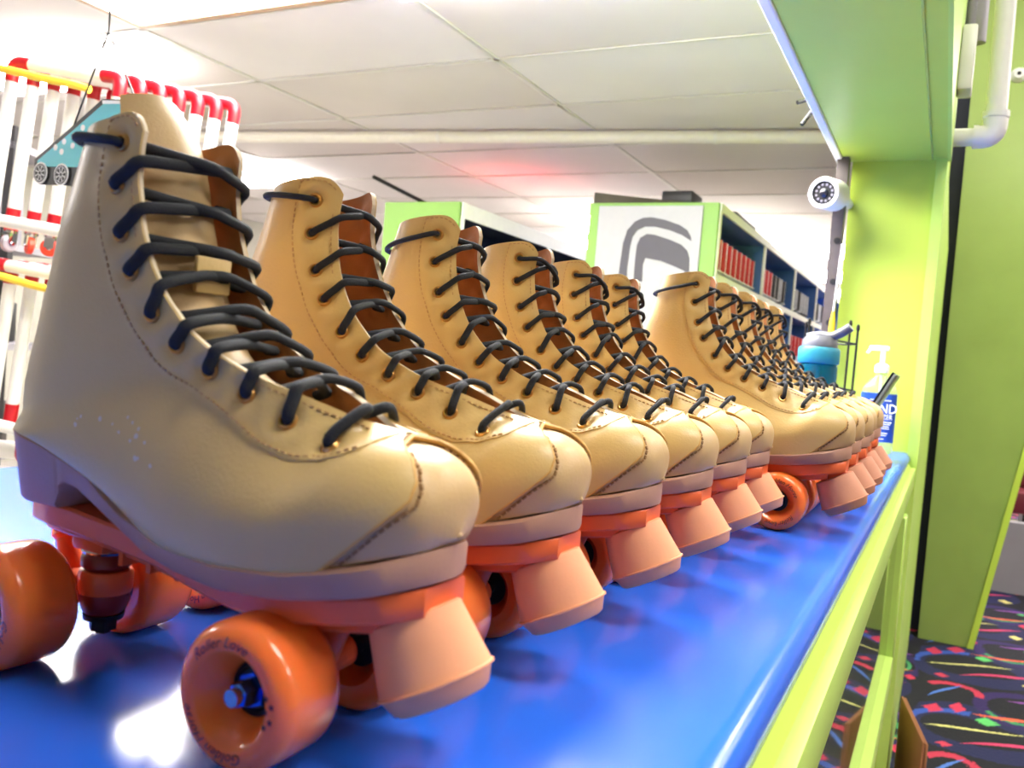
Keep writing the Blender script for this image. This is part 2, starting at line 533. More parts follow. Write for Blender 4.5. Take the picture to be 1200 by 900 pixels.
# ---- slanted green wall beyond, with dark gap beside it
pl = at(1075, 742, 2, 0.0)
YP = 4.45
A = at(1076, 742, 1, YP); Bp = at(1139, 762, 1, YP); Cp = at(1200, 548, 1, YP)
k = (Cp[0] - Bp[0]) / (Cp[2] - Bp[2])
mb = MB()
T_ = at(1143, 60, 1, YP); kl = (T_[0] - A[0]) / (T_[2] - A[2])
poly = [(A[0], 0), (Bp[0], 0), (Bp[0] + k * 3.28, 3.28), (A[0] + kl * 3.28, 3.28)]
mb.prism(poly, lambda a, b, d: (a, d, b), YP, YP + .12)
wall_sl = struct('wall_slanted', mb, MT['green_dark'])
mb = MB()
e = .022
mb.prism([(Bp[0] - e, 0), (Bp[0] + .004, 0), (Bp[0] + k * 3.28 + .004, 3.28), (Bp[0] + k * 3.28 - e, 3.28)], lambda a, b, d: (a, d, b), YP - .012, YP)
struct('trim_4', mb, MT['green'])
mb = MB(); mb.box((-.2, YP + .13, 0), (.1, YP + .16, 3.28)); struct('wall_gap', mb, MT['navy'])
mb = MB(); mb.box((.1, 5.85, 0), (4.9, 5.95, .42)); struct('wall_kick', mb, MT['rink_grey'])

# ================================================================== COUNTER
cnt = thing('service_counter', 'blue topped service counter with lime green rails and glass front', 'counter', (0, 0, 0))
YB, YE = -.7, 2.5
mb = MB()
prof = [(-.95, Z0 - .032), (-.95, Z0)]
for k_ in range(9):
    a = math.pi / 2 * k_ / 8
    prof.append((-.087 + .016 * math.sin(a), Z0 - .016 + .016 * math.cos(a)))
prof += [(-.072, Z0 - .024), (-.078, Z0 - .032)]
mb.prism(prof, lambda a, b, d: (a, d, b), YB, YE)
put('countertop', mb.mesh('countertop', MT['blue'], 30), cnt)
mb = MB(); mb.prism([(-.12, Z0 - .036), (-.12, Z0 - .0325), (-.0775, Z0 - .0325), (-.073, Z0 - .026), (-.0660, Z0 - .036)], lambda a, b, d: (a, d, b), YB, YE - .02)
put('rail_upstand', mb.mesh('rail_upstand', MT['green']), cnt)
mb = MB(); mb.rbox((-.12, YB, Z0 - .085), (-.0545, YE - .02, Z0 - .0362), .0025, seg=2)
put('front_rail', mb.mesh('front_rail', MT['green_trim']), cnt)
mb = MB(); mb.rbox((-.10, 1.875, Z0 - .42), (-.0475, 1.935, Z0 - .084), .003, seg=1)
put('corner_post', mb.mesh('corner_post', MT['green_trim']), cnt)
mb = MB(); mb.rbox((-.12, YB, Z0 - .42), (-.0470, 1.872, Z0 - .365), .003, seg=2)
put('bottom_rail', mb.mesh('bottom_rail', MT['green_trim']), cnt)
glass = mat('display_glass', (236, 244, 240), .03, trans=1.0, ior=1.5)
mb = MB(); mb.box((-.066, YB, Z0 - .366), (-.061, 1.874, Z0 - .084))
put('glass_pane', mb.mesh('glass_pane', glass), cnt)
mb = MB(); mb.box((-.93, YB, 0.0), (-.10, 1.93, Z0 - .42)); mb.box((-.93, 1.9, Z0 - .42), (-.10, YE, Z0 - .034)); mb.box((-.93, YB, Z0 - .42), (-.90, YE, Z0 - .034))
put('cabinet_body', mb.mesh('cabinet_body', MT['white_wood']), cnt)

# ================================================================== ROLLER SKATES
# boot sections, local metres: x heel->toe, z above the counter.
#        xi    zi     xo    zo     W     tm
SEC = np.array([
    [.103, .281, .042, .271, .0315, .50],
    [.100, .254, .035, .245, .0335, .50],
    [.104, .231, .028, .224, .0360, .50],
    [.111, .213, .020, .200, .0362, .50],
    [.122, .195, .011, .172, .0362, .52],
    [.140, .177, .0015, .146, .0358, .55],
    [.156, .168, .0015, .1195, .0352, .60],
    [.172, .161, .035, .1155, .0368, .66],
    [.188, .156, .085, .1000, .0395, .68],
    [.205, .151, .132, .0795, .0430, .68],
    [.222, .1455, .176, .0785, .0455, .70],
    [.2395, .1415, .212, .0820, .0450, .70],
    [.2550, .1382, .238, .0870, .0405, .68],
    [.2670, .1315, .2550, .0905, .0330, .64],
    [.2735, .1200, .2668, .0930, .0225, .58],
    [.2745, .103, .2742, .0985, .0006, .50]])
NS = len(SEC) - 1
GAP = {'wide': [.0310, .0315, .032, .0325, .0320, .0300, .028, .0250, .021, .016, .009, 0, 0, 0, 0, 0],
       'snug': [.0160, .0180, .0205, .0230, .0240, .0235, .0225, .0205, .0170, .0130, .0080, 0, 0, 0, 0, 0]}


def cr(arr, s):
    arr = np.asarray(arr, float); s = np.clip(np.asarray(s, float), 0, len(arr) - 1)
    i = np.minimum(s.astype(int), len(arr) - 2); t = s - i
    g = lambda k: arr[np.clip(k, 0, len(arr) - 1)]
    p0, p1, p2, p3 = g(i - 1), g(i), g(i + 1), g(i + 2)
    return .5 * (2 * p1 + (p2 - p0) * t + (2 * p0 - 5 * p1 + 4 * p2 - p3) * t * t + (3 * p1 - p0 - 3 * p2 + p3) * t ** 3)


def sole_hw(x):
    x = np.asarray(x, float)
    mid = np.interp(x, [0, .033, .09, .115, .15, .185, .21], [.0360, .0360, .0350, .0350, .0400, .0455, .0462])
    toe = .0462 * np.sqrt(np.clip(1 - np.clip((x - .2) / .0690, 0, 1) ** 2.7, 0, 1))
    heel = .0360 * np.sqrt(np.clip(1 - np.clip((.033 - x) / .0335, 0, 1) ** 2, 0, 1))
    return np.minimum(np.minimum(mid, np.where(x > .2, toe, 1)), np.where(x < .033, heel, 1))


class Boot:
    def __init__(s, gap): s.g = np.array(GAP[gap])

    def raw(s, S, T, side):
        S, T = np.broadcast_arrays(np.asarray(S, float), np.asarray(T, float))
        xi, zi, xo, zo, W, tm = (cr(SEC[:, k], S) for k in range(6))
        W = np.maximum(W, .0005)
        y0 = np.minimum(np.maximum(cr(s.g, S), 0), W)
        y1 = np.minimum(np.where(S > 5.0, sole_hw(xo) * np.clip((S - 5.0) / 1.0, 0, 1), 0) * .97, W)
        u = np.clip(T / tm, 0, 1)
        el = np.clip(1 - (1 - u) ** 2.25, 0, 1) ** (1 / 2.25)
        o = np.clip(y0 / .008, 0, 1)
        fa = (1 - o) * el + o * np.sin(u * math.pi / 2)
        ub = np.clip((T - tm) / (1 - tm), 0, 1)
        fb = np.clip(1 - ub ** 2.3, 0, 1) ** (1 / 2.3)
        y = np.where(T < tm, y0 + (W - y0) * fa, y1 + (W - y1) * fb)
        # instep/vamp bulge a little
        return np.stack([xi + (xo - xi) * T, side * y, zi + (zo - zi) * T], -1)

    def surf(s, S, T, side, off=0.0, want_n=False):
        S, T = np.broadcast_arrays(np.asarray(S, float), np.asarray(T, float))
        e = .012
        P = s.raw(S, T, side)
        ds = s.raw(np.minimum(S + e, NS), T, side) - s.raw(np.maximum(S - e, 0), T, side)
        dt = s.raw(S, np.minimum(T + e, 1), side) - s.raw(S, np.maximum(T - e, 0), side)
        n = np.cross(ds, dt)
        n /= np.maximum(np.linalg.norm(n, axis=-1, keepdims=True), 1e-12)
        xi, zi, xo, zo = (cr(SEC[:, k], S) for k in range(4))
        mid = np.stack([(xi + xo) / 2, 0 * xi, (zi + zo) / 2], -1)
        n = np.where(np.sum(n * (P - mid), -1, keepdims=True) < 0, -n, n)
        if want_n: return P + n * off, n
        return P + n * off


SEAM_T = [0, .08, .18, .32, .5, .7, .85, 1]
SEAM_S = [11.2, 12.3, 12.85, 13.0, 12.75, 12.3, 11.95, 11.6]
seam = lambda t: np.interp(t, SEAM_T, SEAM_S)
STAY_S = [0, .5, 1, 2, 3, 4, 5, 6, 7, 8, 9, 9.8, 10.4, 10.9, 11.15]
STAY_T = [.40, .40, .38, .34, .29, .25, .22, .21, .22, .25, .28, .29, .25, .14, .0]
stay = lambda s: np.interp(s, STAY_S, STAY_T)
EYE_S = [.60, 1.38, 2.5, 3.45, 4.45, 5.3, 6.5, 7.75, 8.95, 10.15]


def sec_len(s):
    xi, zi, xo, zo = (cr(SEC[:, k], s) for k in range(4))
    return np.hypot(xi - xo, zi - zo)


EYE_T = [float(np.clip(.0135 / sec_len(e), .07, .24)) for e in EYE_S]
s_start = lambda t: .50 * np.clip(1 - t / .26, 0, 1) ** 2


def dent(P, n, eyes):
    d = np.zeros(P.shape[:-1])
    for e in eyes:
        r = np.linalg.norm(P - e, axis=-1)
        d += -.0016 * np.exp(-(r / .0050) ** 2) + .0011 * np.exp(-((r - .0095) / .004) ** 2)
    return P + n * np.clip(d, -.0024, .0016)[..., None]


def shell(mb, outer, inner, mats=(0, 1, 2), rim=True, close_ends=(True, True, True, True)):
    """outer/inner: (a,b,3) grids -> double walled sheet with rim"""
    a, b, _ = outer.shape
    idx = lambda i, j: i * b + j
    q = [(idx(i, j), idx(i + 1, j), idx(i + 1, j + 1), idx(i, j + 1)) for i in range(a - 1) for j in range(b - 1)]
    base = len(mb.v)
    mb.v += [tuple(p) for p in outer.reshape(-1, 3)]
    mb.v += [tuple(p) for p in inner.reshape(-1, 3)]
    N = a * b
    mb.f += [tuple(base + k for k in f) for f in q]; mb.m += [mats[0]] * len(q)
    mb.f += [tuple(base + N + k for k in reversed(f)) for f in q]; mb.m += [mats[1]] * len(q)
    loops = []
    if close_ends[0]: loops += [(idx(0, j), idx(0, j + 1)) for j in range(b - 1)]
    if close_ends[1]: loops += [(idx(a - 1, j + 1), idx(a - 1, j)) for j in range(b - 1)]
    if close_ends[2]: loops += [(idx(i + 1, 0), idx(i, 0)) for i in range(a - 1)]
    if close_ends[3]: loops += [(idx(i, b - 1), idx(i + 1, b - 1)) for i in range(a - 1)]
    for p, r in loops:
        mb.f.append((base + p, base + r, base + N + r, base + N + p)); mb.m.append(mats[2])


def loop_grid(boot, a, sa, sb, nt, off, eyes=None):
    """full loop near(-y) t 0..1 then far(+y) 1..0"""
    tt = .5 * (1 - np.cos(np.pi * np.linspace(0, 1, nt)))
    G = []
    for side, seq in ((-1, tt), (1, tt[::-1][1:])):
        T = np.broadcast_to(seq[None, :], (len(a), len(seq)))
        S = sa(T) + a[:, None] * (sb(T) - sa(T))
        P, n = boot.surf(S, T, side, 0, True)
        if eyes: P = dent(P, n, eyes)
        G.append((P, n))
    P = np.concatenate([G[0][0], G[1][0]], 1); n = np.concatenate([G[0][1], G[1][1]], 1)
    mid = nt - 1
    P[:, mid, 1] = 0; n[:, mid, 1] = 0
    n /= np.maximum(np.linalg.norm(n, axis=-1, keepdims=True), 1e-9)
    return P + n * off[0], P + n * off[1]


def stitches(mb, pts, nrm, step=.0036, ln=.0022, w=.0004, mi=1):
    pts = [Vector(p) for p in pts]; nrm = [Vector(x) for x in nrm]
    acc = 0
    for i in range(len(pts) - 1):
        d = pts[i + 1] - pts[i]; L = d.length
        if L < 1e-9: continue
        while acc < L:
            c = pts[i] + d * (acc / L); t = d / L; n = nrm[i].normalized(); b = n.cross(t).normalized()
            vs = [c + t * (ln / 2 * sx) + b * (w * sy) + n * (w * sz) for sz in (-1, 1) for sx, sy in ((-1, -1), (1, -1), (1, 1), (-1, 1))]
            mb.add(vs, [(4, 5, 6, 7), (0, 1, 5, 4), (1, 2, 6, 5), (2, 3, 7, 6), (3, 0, 4, 7)], mi)
            acc += step
        acc -= L


def build_boot(kind):
    """returns dict of meshes + eyelet matrices"""
    B = Boot(kind)
    D = {}
    eyes = [B.surf(np.array(s_), np.array(t_), sd, 0) for sd in (-1, 1) for s_, t_ in zip(EYE_S, EYE_T)]
    mb = MB()
    a = np.concatenate([np.linspace(0, .08, 10)[:-1], np.linspace(.08, 1, 96)])
    o, i = loop_grid(B, a, s_start, seam, 30, (0, -.0024), eyes)
    shell(mb, o, i)
    D['boot'] = mb.mesh('boot', [MT['leather'], MT['lining'], MT['leather_edge']], 50, 2e-5)
    mb = MB()
    a = np.linspace(0, 1, 30)
    o, i = loop_grid(B, a, lambda t: seam(t) - .25, lambda t: 0 * t + NS, 26, (-.0034, -.0054))
    shell(mb, o, i, (0, 0, 0))
    D['toe_cap'] = mb.mesh('toe_cap', [MT['leather_cap']], 60, 2e-5)
    # eyelet stays
    for key, sd in (('near', -1), ('far', 1)):
        mb = MB()
        u = np.linspace(0, 1, 9)
        ss = np.concatenate([np.linspace(.012, 1, 14)[:-1], np.linspace(1, 11.1, 70)])
        T = u[None, :] * np.maximum(stay(ss), .002)[:, None] + .004
        S = ss[:, None] + 0 * T
        S = S + s_start(T) * np.clip(1 - ss / 1.0, 0, 1)[:, None]
        P, n = B.surf(S, T, sd, 0, True)
        P = dent(P, n, eyes)
        shell(mb, P + n * .0007, P - n * .0008, (0, 0, 0))
        D['stay_' + key] = mb.mesh('eyelet_stay', [MT['leather']], 50, 2e-5)
    # stitching
    mb = MB()
    for sd in (-1, 1):
        ss = np.linspace(.15, 10.9, 160)
        P, n = B.surf(ss, np.maximum(stay(ss) - .018, .004), sd, .0014, True); stitches(mb, P, n)
        tt = np.linspace(.03, .97, 60)
        P, n = B.surf(seam(tt) + .34, tt, sd, -.0030, True); stitches(mb, P, n, .0036, .0024, .0006, 0)
        tt = np.linspace(.08, .38, 24)
        P, n = B.surf(s_start(tt) + .13, tt, sd, .0014, True); stitches(mb, P, n)
        ss = np.linspace(.95, 2.6, 40)
        P, n = B.surf(ss, .05 + 0 * ss, sd, .0014, True); stitches(mb, P, n)
        ss = np.linspace(7.5, 10.6, 40)
        P, n = B.surf(ss, .035 + 0 * ss, sd, .0014, True); stitches(mb, P, n)
    pm = MB()
    tt = np.linspace(.0, .985, 40)
    ring = [Vector(p) for p in B.surf(seam(tt) + .03, tt, -1, -.0012)][::-1] + [Vector(p) for p in B.surf(seam(tt) + .03, tt, 1, -.0012)][1:]
    pm.tube(ring, .0013, 6, smooth=False)
    D['piping'] = pm.mesh('seam_piping', MT['piping'], 60)
    D['stitching'] = mb.mesh('stitching', [MT['thread'], MT['thread_pale']], 30)
    # eyelet frames
    D['eye_m'] = []
    for sd in (-1, 1):
        for s_, t_ in zip(EYE_S, EYE_T):
            P, n = B.surf(np.array(s_), np.array(t_), sd, 0, True)
            z = Vector(n); x = z.orthogonal().normalized(); y = z.cross(x)
            m = Matrix((x, y, z)).transposed().to_4x4(); m.translation = Vector(P) + z * .0002
            D['eye_m'].append(m)
    D['B'] = B
    return D


def build_tongue(full):
    mb = MB()
    if full:
        path = [(.236, .1335), (.2, .142), (.17, .150), (.14, .165), (.121, .184), (.109, .21), (.100, .235), (.092, .262), (.083, .282), (.073, .296)]
        hw = [.012, .018, .020, .022, .023, .0235, .024, .0245, .0245, .020]
    else:
        path = [(.236, .1335), (.2, .141), (.17, .148), (.14, .160), (.118, .174), (.100, .186), (.080, .196)]
        hw = [.010, .013, .016, .019, .022, .024, .022]
    P = catmull([(x, 0, z) for x, z in path], 5)
    H = cr(hw, np.linspace(0, len(hw) - 1, len(P)))
    out = []
    for k, p in enumerate(P):
        d = (P[min(k + 1, len(P) - 1)] - P[max(k - 1, 0)]).normalized()
        n = Vector((d.z, 0, -d.x))
        if n.x < 0: n = -n
        row = []
        for j in range(15):
            u = -1 + 2 * j / 14
            row.append(p + Vector((0, u * H[k], 0)) - n * (.010 * u * u * (H[k] / .03)) + n * (.0006 * math.cos(u * 3)))
        out.append(row)
    o = np.array([[list(q) for q in r] for r in out])
    nn = np.cross(np.gradient(o, axis=0), np.gradient(o, axis=1)); nn /= np.linalg.norm(nn, axis=-1, keepdims=True)
    nn = np.where(nn[..., :1] < 0, -nn, nn)
    shell(mb, o, o - nn * .005, (0, 1, 0))
    return mb.mesh('tongue', [MT['tongue'], MT['lining']], 50)


def build_lace(B, wrap, seed, loose, R=.0024):
    r_ = random.Random(seed)
    mb = MB()
    V = lambda a: Vector([float(c) for c in a])
    sp = lambda s_, t_, sd, off: V(B.surf(np.array(float(s_)), np.array(float(t_)), sd, off))
    nrm = lambda s_, t_, sd: V(B.surf(np.array(float(s_)), np.array(float(t_)), sd, 0, True)[1])
    up = lambda s_: V([.6, 0, .8]) if s_ > 4 else V([1, 0, .15])
    for k in range(1, 9):
        for sd in (-1, 1):
            s_, t_ = EYE_S[k], EYE_T[k]; s2, t2 = EYE_S[k - 1], EYE_T[k - 1]
            lift = .0022 + (.0028 if sd > 0 else .0) + loose * r_.random()
            se = s_ + (s2 - s_) * .48
            sf = s_ + (s2 - s_) * .88
            e0 = sp(s_, t_, sd, -.004); e1 = sp(s_, t_ * .90, sd, .0034)
            ed = sp(se, 0, sd, 0) + nrm(se, .06, sd) * .0020 + up(s_) * .0022
            fd = sp(sf, .05, -sd, -.0055)
            f1 = sp(s2, t2, -sd, -.0045)
            mid = (ed + fd) / 2 + up(s_) * (lift + .0015) + V([0, 0, -.001 * r_.random()])
            q = ed.lerp(mid, .55) + up(s_) * .0012
            mb.tube([e0, e1, e1.lerp(ed, .55) + nrm(s_, t_, sd) * .0006, ed, q, mid, mid.lerp(fd, .6), fd, f1], R, 8, 0, 4, .8)
    for sd in (-1, 1):
        a0 = sp(EYE_S[9], EYE_T[9], sd, -.0045); a1 = sp(EYE_S[8], EYE_T[8], -sd, -.0045)
        mb.tube([a0, a0.lerp(a1, .35) + V([0, 0, -.001]), a0.lerp(a1, .65) + V([0, 0, -.001 - .002 * (sd > 0)]), a1], R, 8, 0, 5, .8)
    # lowest bar
    s_, t_ = EYE_S[9], EYE_T[9]
    a0, a1 = sp(s_, t_, -1, -.004), sp(s_, t_ * .9, -1, .004)
    b0, b1 = sp(s_, t_, 1, -.004), sp(s_, t_ * .9, 1, .004)
    mb.tube([a0, a1, sp(s_ - .15, 0, -1, .0) + V([.002, 0, .0045]), (a1 + b1) / 2 + V([.0, 0, .009]), sp(s_ - .15, 0, 1, 0) + V([.002, 0, .0045]), b1, b0], R, 8, 0, 5, .8)
    s_, t_ = EYE_S[0], EYE_T[0]
    if wrap is not None:
        pts = [sp(s_, t_, -1, -.004), sp(s_ - .02, t_ * 1.2, -1, .0035)]
        for u, side in [(.45, -1), (.7, -1), (.9, -1), (.99, -1), (.97, 1), (.85, 1), (.6, 1), (.4, 1)]:
            ss = s_ + wrap * (u - t_)
            ss = min(max(ss, .12), 2)
            pts.append(sp(ss, u, side, .0036))
        pts += [sp(s_ - .02, t_ * 1.2, 1, .0035), sp(s_, t_, 1, -.004)]
        mb.tube(pts, R, 8, 0, 4, .8)
    else:
        a0, a1 = sp(s_, t_, -1, -.004), sp(s_ + .05, t_ * .8, -1, .004)
        s2 = EYE_S[1]
        mb.tube([a0, a1, sp(s_ + .1, 0, -1, 0) + V([.004, 0, .001]), (sp(s_, 0, -1, 0) + sp(s2, 0, 1, 0)) / 2 + V([.008, 0, 0]),
                 sp(s2 - .1, 0, 1, 0) + V([.004, .002, .0]), sp(s2, EYE_T[1] * .9, 1, .004), sp(s2, EYE_T[1], 1, -.003)], R, 8, 0, 4, .8)
    return mb.mesh('lace', MT['lace'], 60)


def build_sole():
    xs = np.unique(np.concatenate([.0005 + .033 * (1 - np.cos(np.linspace(0, math.pi / 2, 12))), np.linspace(.034, .054, 5),
                                   [.0555, .0565, .058, .060, .063, .067], np.linspace(.072, .2, 26),
                                   .2690 - .0690 * (1 - np.sin(np.linspace(0, math.pi / 2, 18)))]))
    top = lambda x: np.interp(x, [0, .02, .046, .079, .092, .105, .133, .174, .215, .249, .274], [.1215, .1195, .1145, .1045, .0965, .089, .0805, .0795, .0835, .0905, .0985])
    bot = lambda x: np.interp(x, [0, .0555, .0575, .062, .070, .085, .105, .121, .146, .175, .215, .249, .274],
                              [.083, .083, .089, .0965, .0960, .0890, .0795, .0725, .0690, .0680, .0715, .0772, .0840])
    rings = []
    for x in xs:
        h = max(float(sole_hw(x)), .0012); t, b = float(top(x)), float(bot(x))
        c = min(.0018, h * .4); hb = h * (.93 if x < .06 else .985)
        dx = 0
        if x < .06:
            dx = .009 * max(0, 1 - x / .05)          # heel back rakes forward
        r = [(x, -h + c, t), (x, -h, t - c), (x + dx, -hb, b + c), (x + dx, -hb + c, b)]
        rings.append(r + [(p, -q, w) for p, q, w in reversed(r)])
    mb = MB()
    n = len(rings[0])
    vs = [p for r in rings for p in r]
    fs = [(i * n + k, i * n + (k + 1) % n, (i + 1) * n + (k + 1) % n, (i + 1) * n + k) for i in range(len(rings) - 1) for k in range(n)]
    fs += [tuple(range(n)), tuple((len(rings) - 1) * n + k for k in range(n))]
    mb.add(vs, fs)
    return mb.mesh('sole', MT['sole'], 45)


def build_plate():
    mb = MB()
    xs = np.concatenate([.012 + .02 * (1 - np.cos(np.linspace(0, math.pi / 2, 7))), np.linspace(.045, .225, 24), .266 - .04 * (1 - np.sin(np.linspace(0, math.pi / 2, 9)))])
    top = lambda x: np.interp(x, [0, .056, .1, .14, .175, .215, .249, .274], [.0829, .0829, .0770, .0705, .0678, .0712, .0768, .082])
    hwf = lambda x: np.interp(x, [.012, .02, .045, .075, .12, .16, .20, .235, .255, .266], [.006, .021, .0275, .026, .022, .028, .035, .034, .028, .016])
    for th, k, z_off, x0, x1 in ((.0120, 1.0, 0, 0, 1), (.0070, .60, .0115, .01, .250)):
        rings = []
        for x in xs:
            if not (x0 <= x <= x1): continue
            h = float(hwf(x)) * k; t = float(top(x)) - z_off; c = min(.0014, h * .3)
            r = [(x, -h + c, t), (x, -h, t - c), (x, -h, t - th + c), (x, -h + c, t - th)]
            rings.append(r + [(p, -q, w) for p, q, w in reversed(r)])
        n = 8
        vs = [p for r in rings for p in r]
        fs = [(i * n + j, i * n + (j + 1) % n, (i + 1) * n + (j + 1) % n, (i + 1) * n + j) for i in range(len(rings) - 1) for j in range(n)]
        fs += [tuple(range(n)), tuple((len(rings) - 1) * n + j for j in range(n))]
        mb.add(vs, fs)
    # ribs across the arch and toe-stop boss
    for x in (.085, .105, .125, .145):
        mb.box((x - .0015, -.016, .056), (x + .0015, .016, .066))
    mb.lathe([(0, 0), (.0125, 0), (.0145, .014), (0, .014)], (.2475, 0, .0735), (.46, 0, -.888), 24)
    mb.rbox((.043, -.014, .057), (.068, .014, .070), .003)
    mb.rbox((.168, -.014, .057), (.192, .014, .068), .003)
    return mb.mesh('plate', MT['plate'], 40)


def build_truck():
    """rear truck around its axle at origin; kingpin towards +x"""
    P = {}
    mb = MB()
    mb.cyl((0, -.0185, 0), (0, .0185, 0), .0078, n=20)
    mb.lathe([(.0062, .003), (.0132, .003), (.0138, .005), (.0138, .013), (.0130, .015), (.0062, .015)], (.021, 0, 0), (0, 0, 1), 28, closed=True)
    mb.rbox((-.004, -.011, -.004), (.014, .011, .012), .003)
    mb.cyl((-.002, 0, .004), (-.015, 0, .027), .0075, .0045, 16)
    mb.lathe([(0, -.005), (.0045, -.003), (.0062, 0), (.0045, .003), (0, .005)], (-.0155, 0, .028), (-.5, 0, .866), 16)
    P['hanger'] = mb.mesh('truck_hanger', MT['plate'], 40)
    mb = MB(); mb.cyl((0, -.0545, 0), (0, .0545, 0), .0037, n=14); P['axle'] = mb.mesh('axle', MT['chrome'])
    mb = MB(); mb.lathe([(0, .0152), (.0105, .0152), (.0128, .0175), (.0128, .0225), (.0112, .0245), (0, .0245)], (.021, 0, 0), n=28)
    P['cushion_up'] = mb.mesh('cushion', MT['cushion'])
    mb = MB(); mb.lathe([(0, .0028), (.0125, .0028), (.0128, -.001), (.0112, -.006), (.0095, -.0085), (0, -.0085)], (.021, 0, 0), n=28)
    P['cushion_low'] = mb.mesh('cushion', MT['cushion'])
    mb = MB(); mb.lathe([(0, .0246), (.0125, .0246), (.0132, .0258), (.0125, .0276), (0, .0276)], (.021, 0, 0), n=28)
    P['washer_up'] = mb.mesh('washer', MT['chrome'])
    mb = MB(); mb.lathe([(0, -.0086), (.0105, -.0086), (.0100, -.0115), (0, -.0115)], (.021, 0, 0), n=28)
    P['washer_low'] = mb.mesh('washer', MT['black_metal'])
    mb = MB(); mb.lathe([(0, -.0116), (.0072, -.0116), (.0072, -.0175), (.004, -.0178), (.004, -.0195), (0, -.0195)], (.021, 0, 0), n=6)
    P['nut'] = mb.mesh('kingpin_nut', MT['black_metal'], 20)
    mb = MB(); mb.lathe([(0, .026), (.0055, .026), (.0055, .033), (0, .0335)], (-.018, 0, 0), n=6)
    mb.lathe([(0, .021), (.0034, .021), (.0034, .027), (0, .027)], (-.018, 0, 0), n=12)
    P['bolt'] = mb.mesh('pivot_bolt', MT['chrome'], 25)
    return P


def build_wheel():
    """axis +y is the outer face"""
    P = {}
    r = .031; w = .0185
    prof = [(.0115, -.004), (.0115, -.008), (.018, -w + .001), (.0235, -w)]
    for k in range(7):
        a = math.pi / 2 * k / 6
        prof.append((r - .007 + .007 * math.sin(a), -w + .007 - .007 * math.cos(a)))
    prof.append((r + .0001, 0))
    for k in range(7):
        a = math.pi / 2 * k / 6
        prof.append((r - .008 + .008 * math.cos(a), w - .008 + .008 * math.sin(a)))
    prof += [(.0205, w - .0004), (.0190, w - .0013), (.0135, .0065), (.0125, .0055), (.0115, .004), (.0115, .001)]
    mb = MB(); mb.lathe(prof, (0, 0, 0), (0, 1, 0), 56, closed=True)
    P['wheel'] = mb.mesh('wheel', MT['wheel'], 35)
    mb = MB(); mb.lathe([(.0038, -.0075), (.0113, -.0075), (.0113, .0035), (.0095, .0040), (.0085, .0030), (.0065, .0030), (.006, .0040), (.0038, .0040)], (0, 0, 0), (0, 1, 0), 28, closed=True)
    P['bearing'] = mb.mesh('bearing', MT['black_metal'], 30)
    mb = MB(); mb.lathe([(.0037, .0042), (.0078, .0042), (.0078, .0055), (.0060, .0056), (.0060, .0105), (.0052, .0128), (.0030, .0136), (0, .0138)], (0, 0, 0), (0, 1, 0), 6)
    P['nut'] = mb.mesh('axle_nut', MT['blue_steel'], 25)
    # printed lettering: text bent round the face
    def text(body, size, shear):
        cu = bpy.data.curves.new('t', 'FONT'); cu.body = body; cu.size = size; cu.shear = shear; cu.align_x = 'CENTER'; cu.resolution_u = 2
        o = bpy.data.objects.new('t', cu); col.objects.link(o)
        dg = bpy.context.evaluated_depsgraph_get()
        me = o.evaluated_get(dg).to_mesh()
        vs = [v.co.copy() for v in me.vertices]; fs = [list(p.vertices) for p in me.polygons]
        o.to_mesh_clear()
        bpy.data.objects.remove(o); bpy.data.curves.remove(cu)
        return vs, fs
    mb = MB()
    y = w + .00025

    def ring(body, size, ang, rad):
        vs, fs = text(body, size, .35)
        q = []
        for v in vs:
            a = ang - v.x / rad; rr = rad + v.y
            yy = y - (max(0, rr - .023) ** 2) / (2 * .008)
            q.append((-rr * math.cos(a), yy, rr * math.sin(a)))
        mb.add(q, fs)
    ring('Roller Love', .0062, math.radians(115), .0213)
    ring('Golden Horse', .0062, math.radians(-105), .0213)
    for a, rr in ((24, .0212), (16, .0236), (10, .0205), (1, .0232), (-7, .0210)):
        cx, cz = rr * math.cos(math.radians(a)), rr * math.sin(math.radians(a))
        yy = y - (max(0, rr - .023) ** 2) / .016
        pts = [(-cx + (.0015 if k % 2 == 0 else .0008) * math.cos(k * math.pi / 5), yy, cz + (.0015 if k % 2 == 0 else .0008) * math.sin(k * math.pi / 5)) for k in range(10)]
        mb.add(pts, [tuple(range(10))])
    P['print'] = mb.mesh('lettering', MT['ink'], 30)
    return P


def build_stop(long_stem):
    P = {}
    o = Vector((.2515, 0, .0640)); ax = Vector((.46, 0, -.888)).normalized()
    if long_stem: o = o + ax * .004
    mb = MB()
    prof = [(0, 0), (.0195, 0), (.0208, .0008), (.0252, .0285), (.0262, .0288), (.0262, .0298), (.0248, .0302), (.0212, .0372), (.0195, .0382), (0, .0386)]
    mb.lathe(prof, o, ax, 44)
    P['stop'] = mb.mesh('toe_stop', MT['stop_shaded' if long_stem else 'stop'], 35)
    mb = MB(); mb.cyl(o - ax * .012, o + ax * .003, .006, n=16)
    mb.lathe([(0, -.006), (.0115, -.006), (.0115, -.0012), (0, -.0012)], o, ax, 6)
    P['stem'] = mb.mesh('toe_stop_stem', MT['chrome'], 25)
    return P


